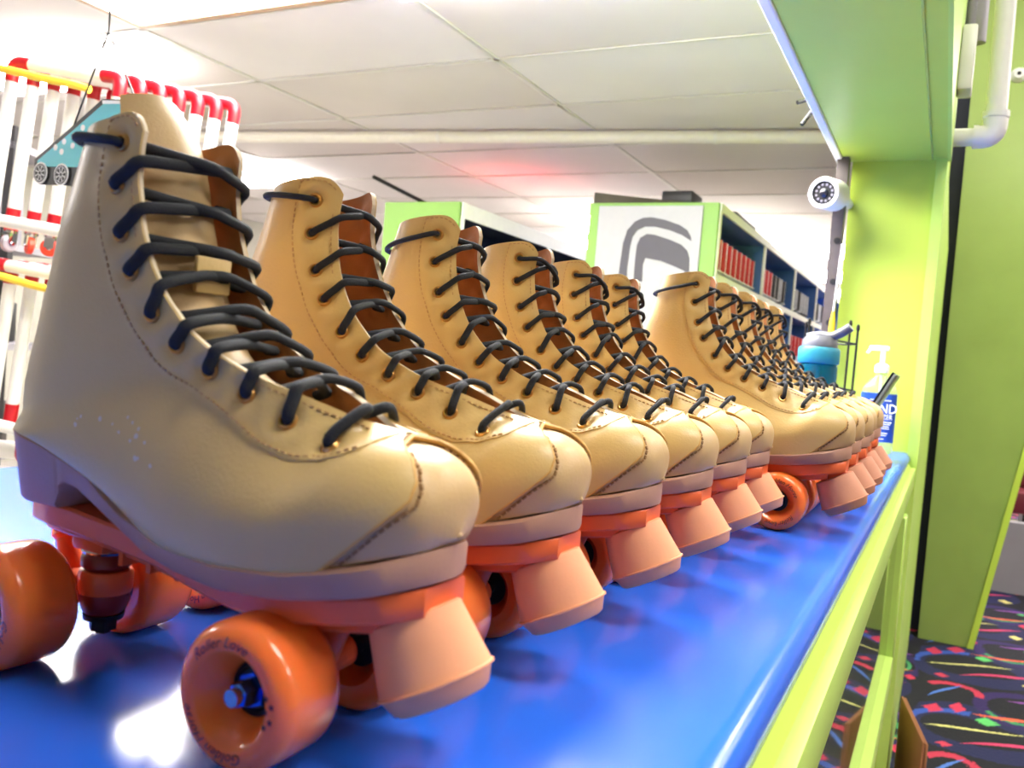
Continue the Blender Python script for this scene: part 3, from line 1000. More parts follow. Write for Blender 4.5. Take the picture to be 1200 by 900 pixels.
MESH = {}
for kind in ('wide', 'snug'):
    MESH[kind] = build_boot(kind)
MESH['tongue_full'] = build_tongue(True)
MESH['tongue_low'] = build_tongue(False)
MESH['lace_front'] = build_lace(MESH['wide']['B'], -.55, 1, .004, .0030)
MESH['lace_wrap'] = build_lace(MESH['snug']['B'], -.45, 2, .002)
MESH['lace_level'] = build_lace(MESH['snug']['B'], .25, 3, .002)
MESH['lace_plain'] = build_lace(MESH['snug']['B'], None, 4, .003)
MESH['lace_plain2'] = build_lace(MESH['snug']['B'], None, 9, .004)
MESH['sole'] = build_sole()
MESH['plate'] = build_plate()
TRUCK = build_truck(); WHEEL = build_wheel()
STOP = {False: build_stop(False), True: build_stop(True)}
mb = MB(); mb.lathe([(.0024, -.0006), (.0024, .0010), (.0030, .0017), (.0037, .0017), (.0044, .0008), (.0046, -.0004)], n=18)
MESH['eyelet'] = mb.mesh('eyelet', MT['brass'], 50)
mb = MB()
for x, y in ((.10, .012), (.10, -.012), (.13, .012), (.13, -.012)):
    mb.lathe([(0, 0), (.004, 0), (.004, .003), (0, .0035)], (x, y, .0655), (0, 0, -1), 6)
MESH['bolts'] = mb.mesh('plate_bolt', MT['chrome'], 25)


def roller_skate(toe_x, yc, scale, kind, tongue, lace, long_stem, label, seed):
    r_ = random.Random(seed)
    root = thing('roller_skate', label, 'roller skate', (toe_x - .273 * scale, yc, Z0 + .0003), 0, 'tan roller skates lined up on the counter')
    root.scale = (scale,) * 3
    D = MESH[kind]
    boot = put('boot', D['boot'], root)
    put('toe_cap', D['toe_cap'], boot)
    put('seam_piping', D['piping'], boot)
    put('eyelet_stay', D['stay_near'], boot); put('eyelet_stay', D['stay_far'], boot)
    st = put('stitching', D['stitching'], boot); st['kind'] = 'stuff'
    for m in D['eye_m']: put('eyelet', MESH['eyelet'], boot, mtx=m)
    put('tongue', MESH[tongue], root)
    put('lace', MESH[lace], root)
    put('sole', MESH['sole'], root)
    put('plate', MESH['plate'], root)
    for xa, d in ((.034, 1), (.202, -1)):
        m = Matrix.Translation((xa, 0, .031)) @ Matrix.Diagonal((d, d, 1, 1))
        tr = put('truck', TRUCK['hanger'], root, mtx=m)
        for key, nm in (('axle', 'axle'), ('cushion_up', 'cushion'), ('cushion_low', 'cushion'), ('washer_up', 'washer'), ('washer_low', 'washer'), ('nut', 'kingpin_nut'), ('bolt', 'pivot_bolt')):
            put(nm, TRUCK[key], tr)
        for sd in (-1, 1):
            m = Matrix.Translation((xa, sd * .038, .031)) @ (Matrix.Rotation(math.pi, 4, 'Z') if sd < 0 else Matrix.Identity(4))
            ang = r_.uniform(0, 6.28)
            if seed == 0 and sd < 0: ang = math.radians(-8 if xa > .1 else 60)
            m = m @ Matrix.Rotation(ang, 4, 'Y')
            w = put('wheel', WHEEL['wheel'], root, mtx=m)
            put('bearing', WHEEL['bearing'], w); put('axle_nut', WHEEL['nut'], w); put('lettering', WHEEL['print'], w)
    ts = put('toe_stop', STOP[long_stem]['stop'], root)
    put('toe_stop_stem', STOP[long_stem]['stem'], ts)
    return root


SK = [  # toe x, centre y, yaw, boot, tongue, lace, long stem
    (-.174, .310, 1.0, 'wide', 'tongue_full', 'lace_front', False, 'tan roller skate nearest the camera, scuffed heel, laces loose over a raised tongue'),
    (-.174, .444, 1.0, 'snug', 'tongue_low', 'lace_wrap', False, 'second tan roller skate from the camera, lace wrapped round behind its collar'),
    (-.167, .576, 1.0, 'snug', 'tongue_low', 'lace_level', False, 'third tan roller skate from the camera in the counter row'),
    (-.162, .704, 1.0, 'snug', 'tongue_low', 'lace_plain', False, 'fourth tan roller skate from the camera in the counter row'),
    (-.160, .829, 1.0, 'snug', 'tongue_low', 'lace_plain2', False, 'fifth tan roller skate from the camera in the counter row'),
    (-.160, .948, 1.0, 'snug', 'tongue_low', 'lace_plain', False, 'sixth tan roller skate from the camera, just before the one set forward'),
    (-.088, 1.070, 1.07, 'snug', 'tongue_low', 'lace_level', True, 'seventh tan roller skate, set nearer the counter edge so its whole side shows'),
    (-.088, 1.194, 1.07, 'snug', 'tongue_low', 'lace_plain', True, 'eighth tan roller skate from the camera, right behind the forward-set one'),
    (-.086, 1.3165, 1.07, 'snug', 'tongue_low', 'lace_plain2', True, 'ninth tan roller skate from the camera, third from the far end'),
    (-.090, 1.439, 1.07, 'snug', 'tongue_low', 'lace_plain', True, 'tenth tan roller skate from the camera, second from the far end'),
    (-.088, 1.562, 1.07, 'snug', 'tongue_low', 'lace_plain2', True, 'farthest tan roller skate of the row, closest to the sanitizer bottle')]
SKATES = [roller_skate(*a, seed=i) for i, a in enumerate(SK)]

# wear marks on the first skate
mb = MB()
B = MESH['wide']['B']
r_ = random.Random(5)
for s_, t_, k in ((3.2, .86, 5), (3.7, .90, 4), (7.3, .62, 3), (7.9, .60, 3), (7.5, .52, 3), (8.2, .66, 3), (7.0, .7, 3)):
    for _ in range(k):
        c, n = B.surf(np.array(s_ + r_.uniform(-.22, .22)), np.array(t_ + r_.uniform(-.035, .035)), -1, .0002, True)
        n = Vector(n); u = n.orthogonal().normalized(); w = n.cross(u)
        q = r_.uniform(.0006, .0016)
        mb.add([Vector(c) + (u * math.cos(a) + w * math.sin(a)) * q * r_.uniform(.5, 1.2) for a in np.linspace(0, 6.28, 8)[:-1]], [tuple(range(7))])
sc = put('scuff_mark', mb.mesh('scuff_mark', MT['scuff']), SKATES[0]); sc['kind'] = 'stuff'; sc['label'] = 'pale scuff marks on the heel'
# tongue strap on the first skate
mb = MB(); mb.rbox((.1165, -.011, .196), (.1195, .011, .214), .001)
put('tongue_loop', mb.mesh('tongue_loop', MT['leather']), SKATES[0])

# ================================================================== SHELVING BEHIND THE COUNTER
MT['shelf_green'] = mat('shelf_green_paint', (114, 154, 68), .5, noise=.04, nscale=4)
MT['shelf_blue'] = mat('shelf_blue_back', (72, 112, 184), .5, noise=.15, nscale=3)
MT['shelf_navy'] = mat('shelf_dark_back', (26, 32, 48), .6, noise=.1)
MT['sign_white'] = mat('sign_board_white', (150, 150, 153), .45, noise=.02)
MT['sign_grey'] = mat('sign_mark_grey', (60, 58, 66), .5, noise=.03)
MT['red'] = mat('red_skate_shell', (196, 34, 44), .35, noise=.12, nscale=20)
MT['white_rubber'] = mat('white_rubber', (238, 236, 232), .5)
MT['dark_shell'] = mat('black_skate_shell', (40, 34, 42), .35, noise=.2, nscale=25)
MT['silver_shell'] = mat('silver_skate_shell', (176, 176, 184), .3, noise=.2, nscale=25)
MT['wood'] = mat('stained_panel', (70, 62, 58), .6, noise=.2, nscale=9)


def shelf_unit(x0, x1, y0, bays, ztop, levels, label, back, bayw=1.04, tb=.035):
    """shelf opening faces +x; bays run along +y"""
    t = thing('shelving_unit', label, 'shelf', (x1, y0, 0))
    D = x1 - x0; L = bays * bayw
    m_ = MB(); m_.rbox((-D, -.02, 0), (0, 0, ztop), .003, seg=1); put('end_panel', m_.mesh('end_panel', MT['shelf_green']), t)
    m_ = MB(); m_.box((-D, 0, ztop - tb), (-.006, L, ztop - .012), 1); m_.box((-D, 0, ztop - .0119), (-.006, L, ztop)); tbo = put('top_board', m_.mesh('top_board', [MT['white_wood'], back]), t)
    m_ = MB(); m_.box((-.0058, 0, ztop - tb), (.005, L, ztop + .001)); put('edge_strip', m_.mesh('edge_strip', MT['white_wood']), tbo)
    m_ = MB(); m_.box((-.24, 0, 0), (-.22, L, ztop - tb)); put('back_panel', m_.mesh('back_panel', back), t)
    me = MB(); me.box((-.219, 0, 0), (-.006, L, .03)); me = me.mesh('shelf_board', back)
    m_ = MB(); m_.box((-.0058, 0, -.002), (.0045, L, .032)); me3 = m_.mesh('edge_strip', MT['white_wood'])
    for z in levels: put('edge_strip', me3, put('shelf_board', me, t, (0, 0, z)))
    m_ = MB(); m_.box((-.219, -.012, .0), (-.006, .012, ztop - tb)); me = m_.mesh('divider', back)
    m_ = MB(); m_.box((-.0055, -.016, .0), (.004, .016, ztop - tb)); me2 = m_.mesh('edge_strip', MT['white_wood'])
    for k_ in range(0, bays + 1): put('edge_strip', me2, put('divider', me, t, (0, k_ * bayw + (.012 if k_ == 0 else 0), 0)))
    return t


XS = at(845, 238, 2, Z0 + .9); XL = at(690, 237, 2, Z0 + .9)
shelf_unit(XL[0], XS[0], XS[1], 5, Z0 + .90, (.25, .60, .93, 1.25, Z0 + .565), 'tall shelving unit with green end panel and blue back, full of red skates', MT['shelf_blue'])
X2 = at(542, 237, 2, Z0 + .9); X2L = at(452, 237, 2, Z0 + .9)
shelf_unit(X2L[0], X2[0], X2[1], 4, Z0 + .90, (.6, 1.0, 1.4), 'second shelving unit with green end panel and dark back, behind the third skate', MT['shelf_navy'], tb=.075)

# logo board on the end panel
YS = XS[1] - .021
sg = thing('logo_sign', 'white board with dark grey rounded logo on the green shelf end', 'sign', (XS[0], YS, Z0 + .4))
a0, a1 = at(703, 243, 1, YS), at(825, 243, 1, YS)
x0, x1 = a0[0] - XS[0], a1[0] - XS[0]
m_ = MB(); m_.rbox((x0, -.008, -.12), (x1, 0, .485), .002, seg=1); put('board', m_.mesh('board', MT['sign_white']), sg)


def from_px(pts): return [(at(u, v, 1, YS)[0] - XS[0], at(u, v, 1, YS)[2] - Z0 - .4) for u, v in pts]


band = from_px([(725, 330), (727, 312), (731, 285), (736, 270), (745, 260), (755, 255.5), (765, 255), (780, 258), (797, 264), (806, 270), (810, 277), (811, 283),
                (800, 276), (785, 270), (768, 266), (757, 266), (748, 270), (742, 278), (739, 290), (736, 312), (735, 330)])
core = from_px([(743, 330), (745, 305), (747, 288), (751, 279), (759, 274.5), (768, 275.5), (785, 281), (799, 287), (806, 294), (808.5, 303), (808, 318), (806, 330),
                (802, 330), (803, 318), (790, 312), (775, 306), (757, 302.5), (754, 310), (753, 330)])
for poly in (band, core):
    m_ = MB(); m_.prism(poly, lambda a, b, d: (a, d, b), -.0105, -.008); put('logo_mark', m_.mesh('logo_mark', MT['sign_grey'], 20), sg)


# stored skates: heel towards the aisle
def stored_skate(body, sole):
    P = {}
    m_ = MB()
    secs = [(0.0, .13, .046, -.02), (.05, .135, .049, -.015), (.11, .15, .047, -.05), (.16, .17, .047, -.085), (.21, .175, .048, -.09)]
    rings = []
    for z, depth, hw, fx in secs:
        ring = []
        for k_ in range(16):
            a = 2 * math.pi * k_ / 16
            r = ((abs(math.cos(a)) ** 2.6 + abs(math.sin(a)) ** 2.6) ** (-1 / 2.6))
            front = depth if z < .08 else .11
            ring.append((-front / 2 - .0 + r * math.cos(a) * front / 2, r * math.sin(a) * hw, .055 + z))
        rings.append(ring)
    vs = [p for r in rings for p in r]; n = 16
    fs = [(i * n + k_, i * n + (k_ + 1) % n, (i + 1) * n + (k_ + 1) % n, (i + 1) * n + k_) for i in range(4) for k_ in range(n)] + [tuple(range(n)), tuple(4 * n + k_ for k_ in range(n))]
    m_.add(vs, fs); P['boot'] = m_.mesh('boot', body, 60)
    m_ = MB(); m_.rbox((-.15, -.034, .044), (.004, .034, .056), .003, seg=1); P['sole'] = m_.mesh('sole', sole)
    m_ = MB(); m_.rbox((-.004, -.003, .058), (.0008, .003, .265), .001, seg=1); P['back_strap'] = m_.mesh('back_strap', sole)
    m_ = MB(); m_.lathe([(0, -.012), (.018, -.012), (.021, -.009), (.021, .009), (.018, .012), (0, .012)], (0, 0, 0), (0, 1, 0), 14); P['wheel'] = m_.mesh('wheel', sole)
    return P


SS = {'red': stored_skate(MT['red'], MT['white_rubber']), 'black': stored_skate(MT['dark_shell'], MT['white_rubber']), 'silver': stored_skate(MT['silver_shell'], MT['dark_shell'])}


def put_stored(kind, x, y, z, label, rz=0.0):
    t = thing('rental_skate', label, 'roller skate', (x, y, z), rz, 'rental skates stored on the shelving')
    t.scale = (.9, .95, .66)
    b = put('boot', SS[kind]['boot'], t); put('back_strap', SS[kind]['back_strap'], b)
    put('sole', SS[kind]['sole'], t)
    for wx in (-.03, -.12):
        for wy in (-.03, .03): put('wheel', SS[kind]['wheel'], t, (wx, wy, .0215))
    return t


zs = Z0 + .565 + .0305
ORD = ['first', 'second', 'third', 'fourth', 'fifth', 'sixth', 'seventh', 'eighth', 'ninth', 'tenth', 'eleventh', 'twelfth']
for k_ in range(9):
    put_stored('red', XS[0] - .03, XS[1] + .10 + k_ * .105, zs, '%s red rental skate from the logo panel in the first shelf bay' % ORD[k_])
for k_ in range(4):
    put_stored('red', XS[0] - .03, XS[1] + 1.04 + .10 + k_ * .11, zs, '%s red rental skate in the second shelf bay' % ORD[k_])
for k_ in range(4):
    put_stored('black' if k_ != 2 else 'silver', XS[0] - .03, XS[1] + 1.04 + .56 + k_ * .11, zs, '%s dark rental skate right of the red ones in the second bay' % ORD[k_])
for k_ in range(7):
    put_stored('black' if k_ in (0, 1, 3) else 'silver', XS[0] - .03, XS[1] + 2.08 + .12 + k_ * .125, zs, '%s black and silver rental skate in the third shelf bay' % ORD[k_])
for k_ in range(6):
    put_stored('silver' if k_ % 2 else 'black', XS[0] - .03, XS[1] + 3.12 + .12 + k_ * .14, zs, '%s skate in the fourth shelf bay behind the black post' % ORD[k_])
for k_ in range(5):
    put_stored('red', XS[0] - .03, XS[1] + 2.08 + .3 + k_ * .15, 1.281, '%s red skate on the lower shelf by the teal bottle' % ORD[k_])

# things lying on the shelving tops
zt = Z0 + .90
p0, p1, p2, p3 = (at(*p, 2, zt + .06) for p in ((697, 224), (725, 221), (830, 234), (812, 238)))
m_ = MB(); m_.prism([(p0[0], p0[1]), (p1[0], p1[1] + .15), (p2[0], p2[1] + .1), (p3[0], p3[1] - .02)], lambda a, b, d: (a, b, d), zt + .001, zt + .055)
tag(put('foam_pad', m_.mesh('foam_pad', MT['wood'])), 'dark flat foam pad lying on top of the logo shelving', 'pad')
q = at(802, 228, 1, XS[1] + .35)
m_ = MB(); m_.rbox((q[0] - .09, XS[1] + .28, zt + .056), (q[0] + .06, XS[1] + .46, zt + .115), .006)
tag(put('storage_box', m_.mesh('storage_box', MT['black'])), 'small black box on the dark pad above the logo', 'box')
qa, qb = at(437, 214, 1, X2[1] + .10), at(512, 240, 1, X2[1] + .55)
m_ = MB(); m_.cyl((qa[0], X2[1] + .10, zt + .16), (qb[0] + .1, X2[1] + .75, zt + .012), .011, n=10)
qm = [(qa[i] + qb[i]) / 2 for i in range(3)]
tag(put('pole', m_.mesh('pole', MT['black'])), 'thin dark pole leaning over the top of the second shelving', 'pole')
m_ = MB(); m_.rbox((XS[0] - .03, XS[1] + .3, zt + .001), (XS[0] + .0, XS[1] + .75, zt + .02), .004, seg=1)
tag(put('strip_lamp', m_.mesh('strip_lamp', MT['black'])), 'thin dark batten on the shelving top edge by the logo panel', 'batten')
# party lamps throwing colour on the ceiling
for nm, px, colr, lab in (('red', (575, 236), (255, 30, 60), 'small red party lamp on top of the second shelving'),):
    q = at(px[0], px[1], 1, X2[1] + 1.35)
    t = thing('party_lamp', lab, 'lamp', (X2[0] - .36, X2[1] + 1.2, zt))
    m_ = MB(); m_.lathe([(0, 0), (.04, 0), (.045, .03), (.03, .06), (.0, .06)], n=16); put('lamp_body', m_.mesh('lamp_body', MT['black']), t)
    m_ = MB(); m_.lathe([(0, .061), (.028, .061), (.022, .072), (0, .078)], n=16)
    put('lamp_lens', m_.mesh('lamp_lens', mat('party_lamp_red', colr, emit=90.0)), t)

# ceiling pipe with straps
qa, qb = at(150, 161, 2, CEIL - .035), at(1000, 161, 2, CEIL - .035)
pp = thing('ceiling_pipe', 'cream pipe running under the ceiling tiles behind the skates', 'pipe', (0, 0, CEIL - .034))
m_ = MB(); m_.cyl((qa[0], qa[1], 0), (qb[0], qb[1], 0), .030, n=20); put('pipe_run', m_.mesh('pipe_run', MT['cream']), pp)
qc = at(500, 156, 2, CEIL - .035)
for f in (.08, .5, .85):
    c = [qa[i] + (qb[i] - qa[i]) * f for i in range(2)]
    m_ = MB(); m_.lathe([(.031, -.008), (.034, -.008), (.034, .008), (.031, .008)], (c[0], c[1], 0), (qb[0] - qa[0], qb[1] - qa[1], 0), 20, closed=True)
    m_.box((c[0] - .008, c[1] - .004, .026), (c[0] + .008, c[1] + .004, .034))
    put('pipe_strap', m_.mesh('pipe_strap', MT['runner']), pp)

# ================================================================== THINGS AT THE END WALL
# perforated upright
u0 = at(992, 205, 1, 2.44); u1 = at(970, 385, 1, 2.44)
pt = thing('perforated_post', 'black perforated steel upright beside the lime end wall', 'post', (-.302, 2.44, Z0))
m_ = MB(); m_.box((-.015, -.004, 0), (.015, .0, .774)); m_.box((-.015, 0, 0), (-.011, .03, .774)); m_.box((.011, 0, 0), (.015, .03, .774))
put('upright', m_.mesh('upright', mat('dark_post_paint', (78, 70, 68), .45, noise=.1)), pt)
for z in (.11, .22, .33, .44, .47 + .08):
    m_ = MB(); m_.lathe([(0, 0), (.0085, 0), (.0085, .0012), (.0065, .0014), (0, .0004)], (0.004, -.0042, z), (0, -1, 0), 14)
    put('slot_hole', m_.mesh('slot_hole', MT['black']), pt)
# rod with yellow handle hanging by the post
m0 = thing('hanging_marker', 'thin white rod with a yellow grip hanging beside the black post', 'rod', (-.288, 2.42, Z0 + .27))
m_ = MB(); m_.cyl((0, 0, .09), (.006, 0, .27), .0025, n=8); put('rod', m_.mesh('rod', MT['white_rubber']), m0)
m_ = MB(); m_.lathe([(0, 0), (.009, 0), (.008, .06), (.003, .09), (0, .09)], n=12); put('grip', m_.mesh('grip', mat('yellow_plastic', (240, 200, 40), .4)), m0)
# bullet camera
cc = at(973, 228, 1, 2.36)
sc_ = thing('security_camera', 'white bullet security camera with black lens ring under the header', 'camera', tuple(cc))
dirv = Vector((-.22, -1, -.10)).normalized()
m_ = MB()
m_.lathe([(.030, .050), (.0385, .052), (.041, .046), (.041, -.03), (.036, -.045), (0, -.048)], (0, 0, 0), dirv, 32); put('housing', m_.mesh('housing', MT['white_rubber'], 30), sc_)
m_ = MB(); m_.lathe([(0, .044), (.0305, .044), (.0305, .050)], (0, 0, 0), dirv, 32); put('lens_plate', m_.mesh('lens_plate', MT['black']), sc_)
m_ = MB(); m_.lathe([(0, .052), (.006, .051), (.011, .048), (.011, .0445)], (0, 0, 0), dirv, 24); put('lens', m_.mesh('lens', mat('lens_glass', (30, 32, 40), .08)), sc_)
u_ = dirv.orthogonal().normalized(); w_ = dirv.cross(u_)
for k_ in range(12):
    a = k_ * math.pi / 6
    m_ = MB(); m_.lathe([(0, .0465), (.0026, .0462), (.0034, .0442)], (u_ * math.cos(a) + w_ * math.sin(a)) * .021, dirv, 10)
    put('infrared_lamp', m_.mesh('infrared_lamp', MT['grey']), sc_)
m_ = MB(); m_.tube([(0.0, .03, 0), (.016, .055, .0), (.03, .07, .0), (.0305, .1, .0), (.032, .139, 0)], .012, 12); put('mount_arm', m_.mesh('mount_arm', MT['white_rubber']), sc_)

# hooks on the header trim
hk = at(951, 100, 2, 1.768)
for (u, v, du, dv) in ((950, 93, 8, 3), (955, 113, -9, 10)):
    a_ = at(u, v, 0, -.3255); b_ = at(u + du, v + dv, 0, -.345)
    m_ = MB(); m_.cyl((-.3255, a_[1], 1.785), (-.345, a_[1] - .02, 1.772 if dv < 5 else 1.745), .005, n=8)
    tag(put('cable_clip', m_.mesh('cable_clip', MT['black'])), 'short black clip on the header edge, %s one' % ('upper' if dv < 5 else 'lower'), 'clip')

# white drain pipe with elbow at the top right
dp = thing('drain_pipe', 'white plastic pipe with an elbow in front of the green wall', 'pipe', (0.038, 2.5, 0))
pv = at(1165, 158, 1, 2.5)
dp.location = (pv[0], 2.5, pv[2])
m_ = MB(); m_.cyl((0, 0, .02), (-.012, 0, 1.0), .0245, n=24); put('riser', m_.mesh('riser', MT['pvc']), dp)
m_ = MB(); m_.tube([(0, 0, .05), (0, 0, .02), (-.006, 0, .004), (-.02, 0, -.004), (-.04, 0, -.004)], .0285, 20, sub=6); put('elbow', m_.mesh('elbow', MT['pvc']), dp)
m_ = MB(); m_.cyl((-.03, 0, -.004), (-.0445 - pv[0], 0, -.004), .0225, n=20); put('branch', m_.mesh('branch', MT['pvc']), dp)
m_ = MB(); m_.lathe([(.0245, -.008), (.031, -.008), (.031, .008), (.0245, .008)], (0, 0, .05), (0, 0, 1), 24, closed=True)
m_.lathe([(.0225, -.006), (.0295, -.006), (.0295, .006), (.0225, .006)], (-.042, 0, -.004), (1, 0, 0), 24, closed=True); put('collar', m_.mesh('collar', MT['pvc']), dp)
# junction box + conduits on the beam's hall side
m_ = MB(); m_.rbox((-.0435, 2.22, 1.87), (-.012, 2.3, 2.02), .006)
tag(put('junction_box', m_.mesh('junction_box', MT['pvc'])), 'small white junction box on the beam beside the pipe', 'box')
for k_, (x, y, r, mk, lab) in enumerate(((-.030, 2.45, .011, 'grey', 'grey steel conduit running up from the junction box'), (-.012, 3.0, .022, 'grey', 'wide grey duct strip above the dark gap'))):
    m_ = MB(); m_.cyl((x, y, 2.02 if k_ == 0 else 2.25), (x - .004, y, 3.25), r, n=14)
    tag(put('conduit', m_.mesh('conduit', MT[mk])), lab, 'conduit')
# wall sensor at the right border
ws = at(1194, 88, 1, YP - .001)
t = thing('wall_sensor', 'small white sensor on the green wall at the right edge', 'sensor', (ws[0], YP - .001, ws[2]))
m_ = MB(); m_.lathe([(0, .03), (.02, .028), (.03, .01), (.034, 0), (0, 0)], (0, 0, 0), (0, -1, 0), 20); put('housing', m_.mesh('housing', MT['pvc']), t)
m_ = MB(); m_.lathe([(0, .034), (.008, .033), (.01, .027)], (0, 0, 0), (0, -1, 0), 14); put('sensor_eye', m_.mesh('sensor_eye', MT['black']), t)

# ================================================================== SMALL THINGS ON THE COUNTER
teal = mat('teal_bottle_plastic', (20, 150, 170), .12, trans=.75, ior=1.4)
bt = thing('water_bottle', 'teal translucent water bottle with grey flip lid', 'bottle', (-.243, 1.87, Z0))
m_ = MB(); m_.lathe([(0, 0), (.034, 0), (.038, .004), (.039, .05), (.036, .10), (.039, .15), (.0395, .205), (.036, .209), (.034, .205), (.0345, .15), (.032, .1), (.034, .05), (.033, .008), (0, .006)], n=40); put('bottle_body', m_.mesh('bottle_body', teal, 30), bt)
m_ = MB(); m_.lathe([(0, .209), (.040, .209), (.0415, .212), (.0415, .238), (.038, .243), (0, .243)], n=40); put('collar', m_.mesh('collar', mat('turquoise_collar', (36, 130, 150), .4, noise=.04)), bt)
gl = mat('grey_lid', (98, 100, 108), .35, noise=.05)
m_ = MB(); m_.lathe([(0, .2435), (.036, .2435), (.035, .256), (.028, .266), (0, .268)], n=32); put('lid', m_.mesh('lid', gl), bt)
m_ = MB(); m_.tube([(-.026, 0, .262), (0, 0, .268), (.022, -.005, .266), (.042, -.008, .276), (.058, -.01, .288)], .0125, 14, sub=6, flat=.75); put('spout', m_.mesh('spout', gl), bt)
m_ = MB(); m_.tube([(0, 0, .2), (.004, 0, .1), (-.002, 0, .012)], .004, 8); put('straw', m_.mesh('straw', mat('pale_straw', (160, 220, 225), .4)), bt)

wr = thing('wire_rack', 'small black wire rack standing beside the teal bottle', 'rack', (-.232, 2.27, Z0))
for k_, (x, y, h) in enumerate(((.0, .05, .318), (.023, 0, .305), (-.10, 0, .305), (-.10, .05, .318))):
    m_ = MB(); m_.cyl((x, y, 0), (x, y, h), .0028, n=8); m_.lathe([(0, h - .004), (.0042, h), (.0046, h + .006), (.003, h + .013), (0, h + .015)], (x, y, 0), n=10); put('rod', m_.mesh('rod', MT['black_metal']), wr)
for z in (.02, .155, .27):
    m_ = MB(); m_.tube([(.023, 0, z), (-.04, -.012, z + .006), (-.10, 0, z), (-.10, .05, z), (-.04, .062, z), (0, .05, z), (.023, 0, z)], .0024, 8); put('hoop', m_.mesh('hoop', MT['black_metal']), wr)
m_ = MB(); m_.tube([(.023, 0, .15), (-.02, -.005, .14), (-.05, -.01, .10), (-.06, 0, .05)], .0024, 8); put('brace', m_.mesh('brace', MT['black_metal']), wr)

clear = mat('clear_plastic', (238, 244, 244), .06, trans=.9, ior=1.35)
white_pump = mat('white_pump_plastic', (248, 248, 244), .35)
hs = thing('sanitizer_bottle', 'clear pump bottle of hand sanitizer with a blue label', 'bottle', (-.153, 2.38, Z0))
ell = lambda prof, mb_, n=36: [mb_.add(*_ell(prof, n))]


def _ell(prof, n, sx=1.0, sy=.62):
    vs, fs = [], []
    for r, h in prof:
        for k_ in range(n):
            a = 2 * math.pi * k_ / n
            c, s_ = math.cos(a), math.sin(a)
            q = (abs(c) ** 3 + abs(s_) ** 3) ** (-1 / 3)
            vs.append((r * sx * c * q, r * sy * s_ * q, h))
    for i in range(len(prof) - 1):
        for k_ in range(n):
            fs.append((i * n + k_, i * n + (k_ + 1) % n, (i + 1) * n + (k_ + 1) % n, (i + 1) * n + k_))
    fs += [tuple(range(n - 1, -1, -1)), tuple((len(prof) - 1) * n + k_ for k_ in range(n))]
    return vs, fs


m_ = MB(); m_.add(*_ell([(.040, 0), (.0425, .004), (.0425, .158), (.039, .168), (.027, .186), (.015, .195), (.0135, .206)], 36)); put('bottle_body', m_.mesh('bottle_body', clear, 40), hs)
blue_lab = mat('sanitizer_label_blue', (34, 78, 168), .4, noise=.05, nscale=40)
m_ = MB()
vs, fs = _ell([(.0429, .030), (.0429, .152)], 36)
m_.add(vs, fs[:-2]); put('paper_label', m_.mesh('paper_label', blue_lab, 40), hs)
m_ = MB(); m_.lathe([(0, .206), (.017, .206), (.0175, .222), (.012, .228), (.006, .230), (.006, .262), (0, .262)], n=24); put('pump_collar', m_.mesh('pump_collar', white_pump), hs)
m_ = MB(); m_.rbox((-.034, -.008, .262), (.014, .008, .274), .004); m_.cyl((-.03, 0, .266), (-.038, 0, .254), .004, .0035, 10); put('pump_head', m_.mesh('pump_head', white_pump), hs)
m_ = MB(); m_.tube([(0, 0, .2), (.0, 0, .12), (-.012, 0, .05), (-.02, 0, .012)], .003, 8); put('dip_tube', m_.mesh('dip_tube', white_pump), hs)


def flat_text(body, size, name, parent, loc, mtl, sx=1.0):
    cu = bpy.data.curves.new(name, 'FONT'); cu.body = body; cu.size = size; cu.align_x = 'CENTER'; cu.resolution_u = 2
    o = bpy.data.objects.new(name, cu); col.objects.link(o)
    me0 = o.evaluated_get(bpy.context.evaluated_depsgraph_get()).to_mesh()
    m2 = MB(); m2.add([(v.co.x * sx, 0, v.co.y) for v in me0.vertices], [list(p.vertices) for p in me0.polygons])
    o.to_mesh_clear(); bpy.data.objects.remove(o); bpy.data.curves.remove(cu)
    return put(name, m2.mesh(name, mtl), parent, loc)


wt = mat('label_white_ink', (240, 244, 250), .5)
yf = -.0429 * .62 - .0006
flat_text('HAND', .034, 'lettering', hs, (.006, yf, .104), wt, .82)
flat_text('SANITIZER', .018, 'lettering', hs, (.006, yf, .088), wt, .72)
for z, w in ((.135, .050), (.080, .060), (.075, .056), (.069, .050), (.064, .052), (.052, .046), (.047, .040), (.037, .030)):
    m_ = MB(); m_.box((.006 - w / 2, 0, 0), (.006 + w / 2, .0004, .0020)); put('print_line', m_.mesh('print_line', wt), hs, (0, yf - .0002, z))

# thin tablet leaning on its stand, seen edge-on
ta, tb_ = at(1049, 435, 1, 2.06), at(1021, 477, 1, 2.06)
dv = Vector((ta[0] - tb_[0], 0, ta[2] - tb_[2])).normalized()
top = Vector(ta); base = top - dv * ((top.z - Z0 - .004) / dv.z)
tt_ = thing('tablet', 'thin black tablet leaning at an angle in front of the sanitizer', 'tablet', (base.x, base.y, Z0))
ang = math.atan2(dv.x, dv.z); Lt = (top - base).length
rot = Matrix.Rotation(ang, 4, 'Y')
m_ = MB(); m_.rbox((-.005, -.02, .002), (.0, .16, Lt), .002); put('screen', m_.mesh('screen', mat('tablet_glass', (16, 16, 20), .15)), tt_, mtx=rot)
m_ = MB(); m_.rbox((.0002, -.02, .004), (.007, .16, Lt - .002), .002); put('case_back', m_.mesh('case_back', mat('tablet_case', (120, 124, 118), .3, .6)), tt_, mtx=rot)
m_ = MB(); m_.rbox((-.02, .04, 0), (.06, .10, .006), .002, seg=1); put('stand_foot', m_.mesh('stand_foot', MT['black']), tt_)

